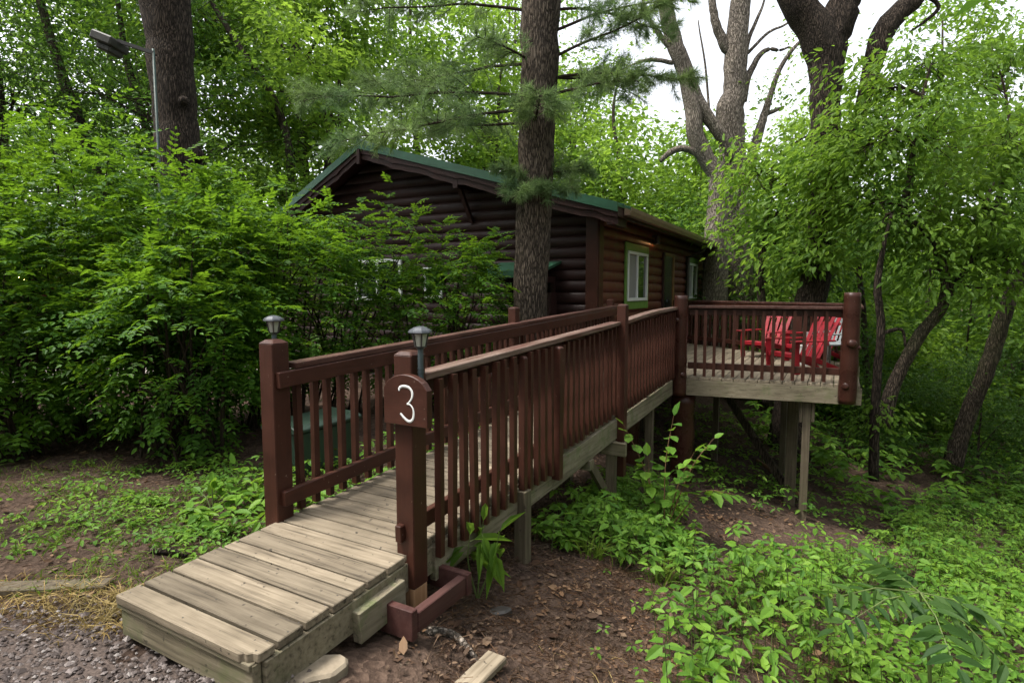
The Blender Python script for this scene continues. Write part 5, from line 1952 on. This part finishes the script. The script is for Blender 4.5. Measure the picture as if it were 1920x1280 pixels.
for (cx, cy, m_, r_, L_) in ((.62, 4.25, 60, .05, .26), (1.15, 4.2, 70, .07, .24), (.95, 4.9, 50, .06, .24), (1.35, 4.9, 50, .08, .22), (.45, 4.6, 40, .05, .2), (-2.9, 3.5, 40, .1, .16), (1.0, 2.3, 50, .12, .16), (1.15, 2.6, 50, .12, .16), (.75, 2.15, 50, .1, .14)):
    blades(gb_, rg, cx + rg.normal(size=m_) * r_, cy + rg.normal(size=m_) * r_, L_, .009, .55)
tag(obj('grass', gb_, LF['grass']), kind='stuff')
n = 1700
x, y = rg.uniform(-4.2, -1.7, n), rg.normal(2.86, .12, n)
y = y - .08 * (x + 2.4)
k = (rg.uniform(size=n) < .35 + .65 * (np.sin(x * 5) > 0)) & (x < -1.95 + .3 * (2.9 - y))
blades(sb_, rg, x[k], y[k], .15, .0045, 1.2)
x, y = rg.normal(-1.98, .1, 150), rg.normal(2.72, .09, 150)
blades(sb_, rg, x, y, .2, .005, 1.0)
x, y = rg.normal(1.0, .35, 260), rg.normal(2.2, .35, 260)
blades(sb_, rg, x, y, .13, .004, 1.2)
tag(obj('dry_grass', sb_, LF['straw']), kind='stuff')

# leaf litter, pine needles and twigs on the soil
lt = Buf()
n = 9000
x = np.concatenate([rg.uniform(-.6, 2.6, n), rg.uniform(-5.5, -1.0, 4200), rg.uniform(1, 7, 5000)])
y = np.concatenate([rg.uniform(1.7, 6.5, n), rg.uniform(2.6, 6.2, 4200), rg.uniform(6, 13, 5000)])
k = rg.uniform(size=len(x)) < .25 + .75 * (np.sin(x * 2.7 + .4) * np.sin(y * 2.1 + 1.2 * np.sin(x)) > -.1)
x, y = x[k], y[k]
m_ = len(x)
a = rg.uniform(0, 2 * np.pi, m_)
dv = np.stack([np.cos(a), np.sin(a), rg.normal(size=m_) * .22], 1)
LL = rg.uniform(.008, .036, m_) * (1 + .5 * (y > 6)) * np.where(rg.uniform(size=m_) < .12 * (np.sin(x * 4.1) * np.sin(y * 3.7 + 1) > .1) + .01, 2.3, 1)
leaves(lt, np.stack([x, y, ground_z(x, y) + .008 + rg.uniform(0, .012, m_)], 1), dv, np.array((0, 0, 1.0)) + rg.normal(size=(m_, 3)) * .35, LL, LL * .6, .35, -.1)
tag(obj('leaf_litter', lt, LF['litter']), kind='stuff')
nt_ = Buf()
n = 15000
x = np.concatenate([rg.uniform(-.4, 2.4, n), rg.uniform(-4.5, -1, 1800)])
y = np.concatenate([rg.uniform(1.8, 5.2, n), rg.uniform(2.8, 5.5, 1800)])
a = rg.uniform(0, np.pi, len(x))
L_ = rg.uniform(.03, .085, len(x)) * np.where(rg.uniform(size=len(x)) < .03, 3.2, 1)
w_ = np.where(L_ > .1, .0025, .0009)[:, None]
dv = np.stack([np.cos(a), np.sin(a), rg.normal(size=len(x)) * .12], 1)
sv = np.stack([-np.sin(a), np.cos(a), a * 0], 1)
p = np.stack([x, y, ground_z(x, y) + .007], 1)
v = np.stack([p - sv * w_, p + sv * w_, p + dv * L_[:, None] + sv * w_, p + dv * L_[:, None] - sv * w_, p + dv * L_[:, None] * .5 + (0, 0, .006)], 1)
nt_.add(v.reshape(-1, 3), np.vstack([np.arange(len(x))[:, None] * 5 + np.array([[0, 1, 4]]), np.arange(len(x))[:, None] * 5 + np.array([[1, 2, 4]]), np.arange(len(x))[:, None] * 5 + np.array([[2, 3, 4]])]))
tag(obj('needle_litter', nt_, LF['litter']), kind='stuff')
# gravel stones
gv = Buf()
n = 9000
x, y = rg.uniform(-3.2, -.55, n), rg.uniform(1.2, 2.95, n)
k = in_gravel(x + rg.normal(size=n) * .06, y + rg.normal(size=n) * .06)
x, y = x[k], y[k]
cube = np.array([(1, 0, 0), (-1, 0, 0), (0, 1, 0), (0, -1, 0), (0, 0, 1), (0, 0, -1)], float)
r_ = rg.uniform(.005, .014, len(x)) * np.where(rg.uniform(size=len(x)) < .06, 1.7, 1)
oc = cube[None] * r_[:, None, None] * rg.uniform(.6, 1.3, (len(x), 6, 1)) * (1, 1, .7)
th = rg.uniform(0, 6.28, len(x))
ox = oc[..., 0] * np.cos(th)[:, None] - oc[..., 1] * np.sin(th)[:, None]
oy = oc[..., 0] * np.sin(th)[:, None] + oc[..., 1] * np.cos(th)[:, None]
v = np.stack([ox + x[:, None], oy + y[:, None], oc[..., 2] + (ground_z(x, y) + .026 + r_ * .3)[:, None]], -1)
fc = np.array([[0, 2, 4], [2, 1, 4], [1, 3, 4], [3, 0, 4], [2, 0, 5], [1, 2, 5], [3, 1, 5], [0, 3, 5]])
gv.add(v.reshape(-1, 3), (np.arange(len(x))[:, None, None] * 6 + fc).reshape(-1, 3))
mg, nt, out = newmat('gravel_stone')
princ(nt, out, ramp(nt, island(nt), [(0, (.045, .035, .032)), (.5, (.10, .081, .074)), (.9, (.19, .162, .152)), (1, (.29, .265, .25))]), .85, .2)
tag(obj('gravel', gv, mg), kind='stuff')


# ------------------------------------------------------------------ single plants that stand out
def stem_plant(name, label, base, stems, leaf, mat_stem='stem_red', cat='plant', L=.13, Wf=.72, n=8, hang=.35, seed=1, both=True, droop=.2, f0=.25):
    rg = np.random.default_rng(seed)
    o = thing(name, label, cat, base)
    sb, lb = Buf(), Buf()
    for e, bend in stems:
        e = np.asarray(e) - base
        m = e * .5 + np.asarray(bend)
        pp, rr_ = smooth_path(np.array([(0, 0, -.02), m, e]), np.array([.007, .005, .002]), 16)
        sb.tube(pp, rr_, 6, False)
        ts = np.linspace(f0, 1, n)
        for i, f in enumerate(ts):
            k = f * 15
            j = min(int(k), 14)
            c = pp[j] + (pp[j + 1] - pp[j]) * (k - j)
            dm = unit(pp[j + 1] - pp[j])
            sd_ = unit(np.cross(dm, (0, 0, 1.0))) * (1 if i % 2 else -1)
            if i == n - 1:
                dv = dm
            else:
                dv = sd_ * .9 + dm * .45 + rg.normal(size=3) * .2
            dv = unit(dv) - np.array((0, 0, hang))
            pe = c + unit(dv) * .03
            sb.tube([c, pe], [.002, .0015], 4, False)
            leaves(lb, pe[None], dv[None], np.array([[0, 0, 1.0]]) + rg.normal(size=(1, 3)) * .25, L * rg.uniform(.75, 1.15) * (1.1 - .35 * f), Wf * L * rg.uniform(.85, 1.1) * (1.1 - .35 * f), .12, droop)
    obj('stems', sb, M[mat_stem], o, None, smooth=True)
    obj('leaves', lb, LF[leaf], o, None)
    return o


dd = 5.0
bs = gp(1245, 1000)
dd = bs[1]
stem_plant('young_plant', 'young plant with broad heart-shaped leaves on thin arching stems in front of the log pier', bs,
           [(P(1172, 800, dd), (0, 0, .1)), (P(1262, 785, dd), (-.03, 0, .12)), (P(1335, 825, dd), (.02, 0, .16)), (P(1372, 925, dd - .1), (.02, 0, .2)), (P(1300, 850, dd - .2), (0, 0, .1)), (P(1215, 860, dd + .1), (-.05, 0, .08))], 'under', n=13, L=.17, Wf=.72, seed=5)
bs = gp(895, 1120)
dd = bs[1]
stem_plant('drooping_plant', 'plant with long drooping pointed leaves beside the ramp beam', bs, [(P(905, 985, dd), (0, 0, .03)), (P(880, 1010, dd - .05), (-.03, 0, .04)), (P(935, 1005, dd), (.03, 0, .04))], 'mid', 'stem', L=.25, Wf=.27, n=8, hang=.3, seed=8, droop=.75, f0=.55)
# compound-leaved sapling at the bottom right
bs = np.array((2.15, 2.75, float(ground_z(2.15, 2.75))))
o = thing('sumac_sapling', 'sapling with long feather-like compound leaves rising from the undergrowth at the right', 'sapling', bs)
sb, lb = Buf(), Buf()
rg = np.random.default_rng(9)
for (px, py, dd) in ((1560, 1085, 2.75), (1590, 1130, 2.6), (1660, 1050, 2.9), (1850, 1130, 2.7), (1900, 1220, 2.5), (1790, 1200, 2.4)):
    e = P(px, py, dd) - bs
    rt = P(1725, 1110, 2.75) - bs
    dv = (e - rt)
    ln = np.linalg.norm(dv) * 1.15
    fronds(lb, rg, rt[None], dv[None], np.array([[0, 0, 1.0]]), np.array([ln]), 7, .14, .052, False, .22, 68)
    sb.tube([rt, rt + dv * .5 + (0, 0, -.01), rt + dv * 1.0 - (0, 0, .1)], [.004, .003, .002], 5, False)
sb.tube([(0, 0, -.02), (P(1725, 1110, 2.75) - bs) * .6 + (.02, 0, 0), P(1725, 1110, 2.75) - bs], [.011, .009, .006], 7)
obj('stems', sb, M['stem'], o, None)
obj('leaves', lb, LF['dark'], o, None)
# broad weeds at the foot of the left post
for i, (px, py, lab) in enumerate(((455, 925, 'broad-leaved bright weed touching the foot of the first square post'), (400, 965, 'broad-leaved weed on the grass left of the first square post'), (690, 905, 'tall weed between the railing and the green utility box'))):
    bs = gp(px, py)
    stem_plant('broad_weed', lab, bs, [(bs + (.05 * i - .05, 0, .22), (0, 0, .02)), (bs + (-.1, .05, .14), (0, 0, .03)), (bs + (.1, -.04, .12), (0, 0, .03))], 'under', 'stem', L=.12, Wf=.62, n=4, hang=.1, seed=30 + i, f0=.5)
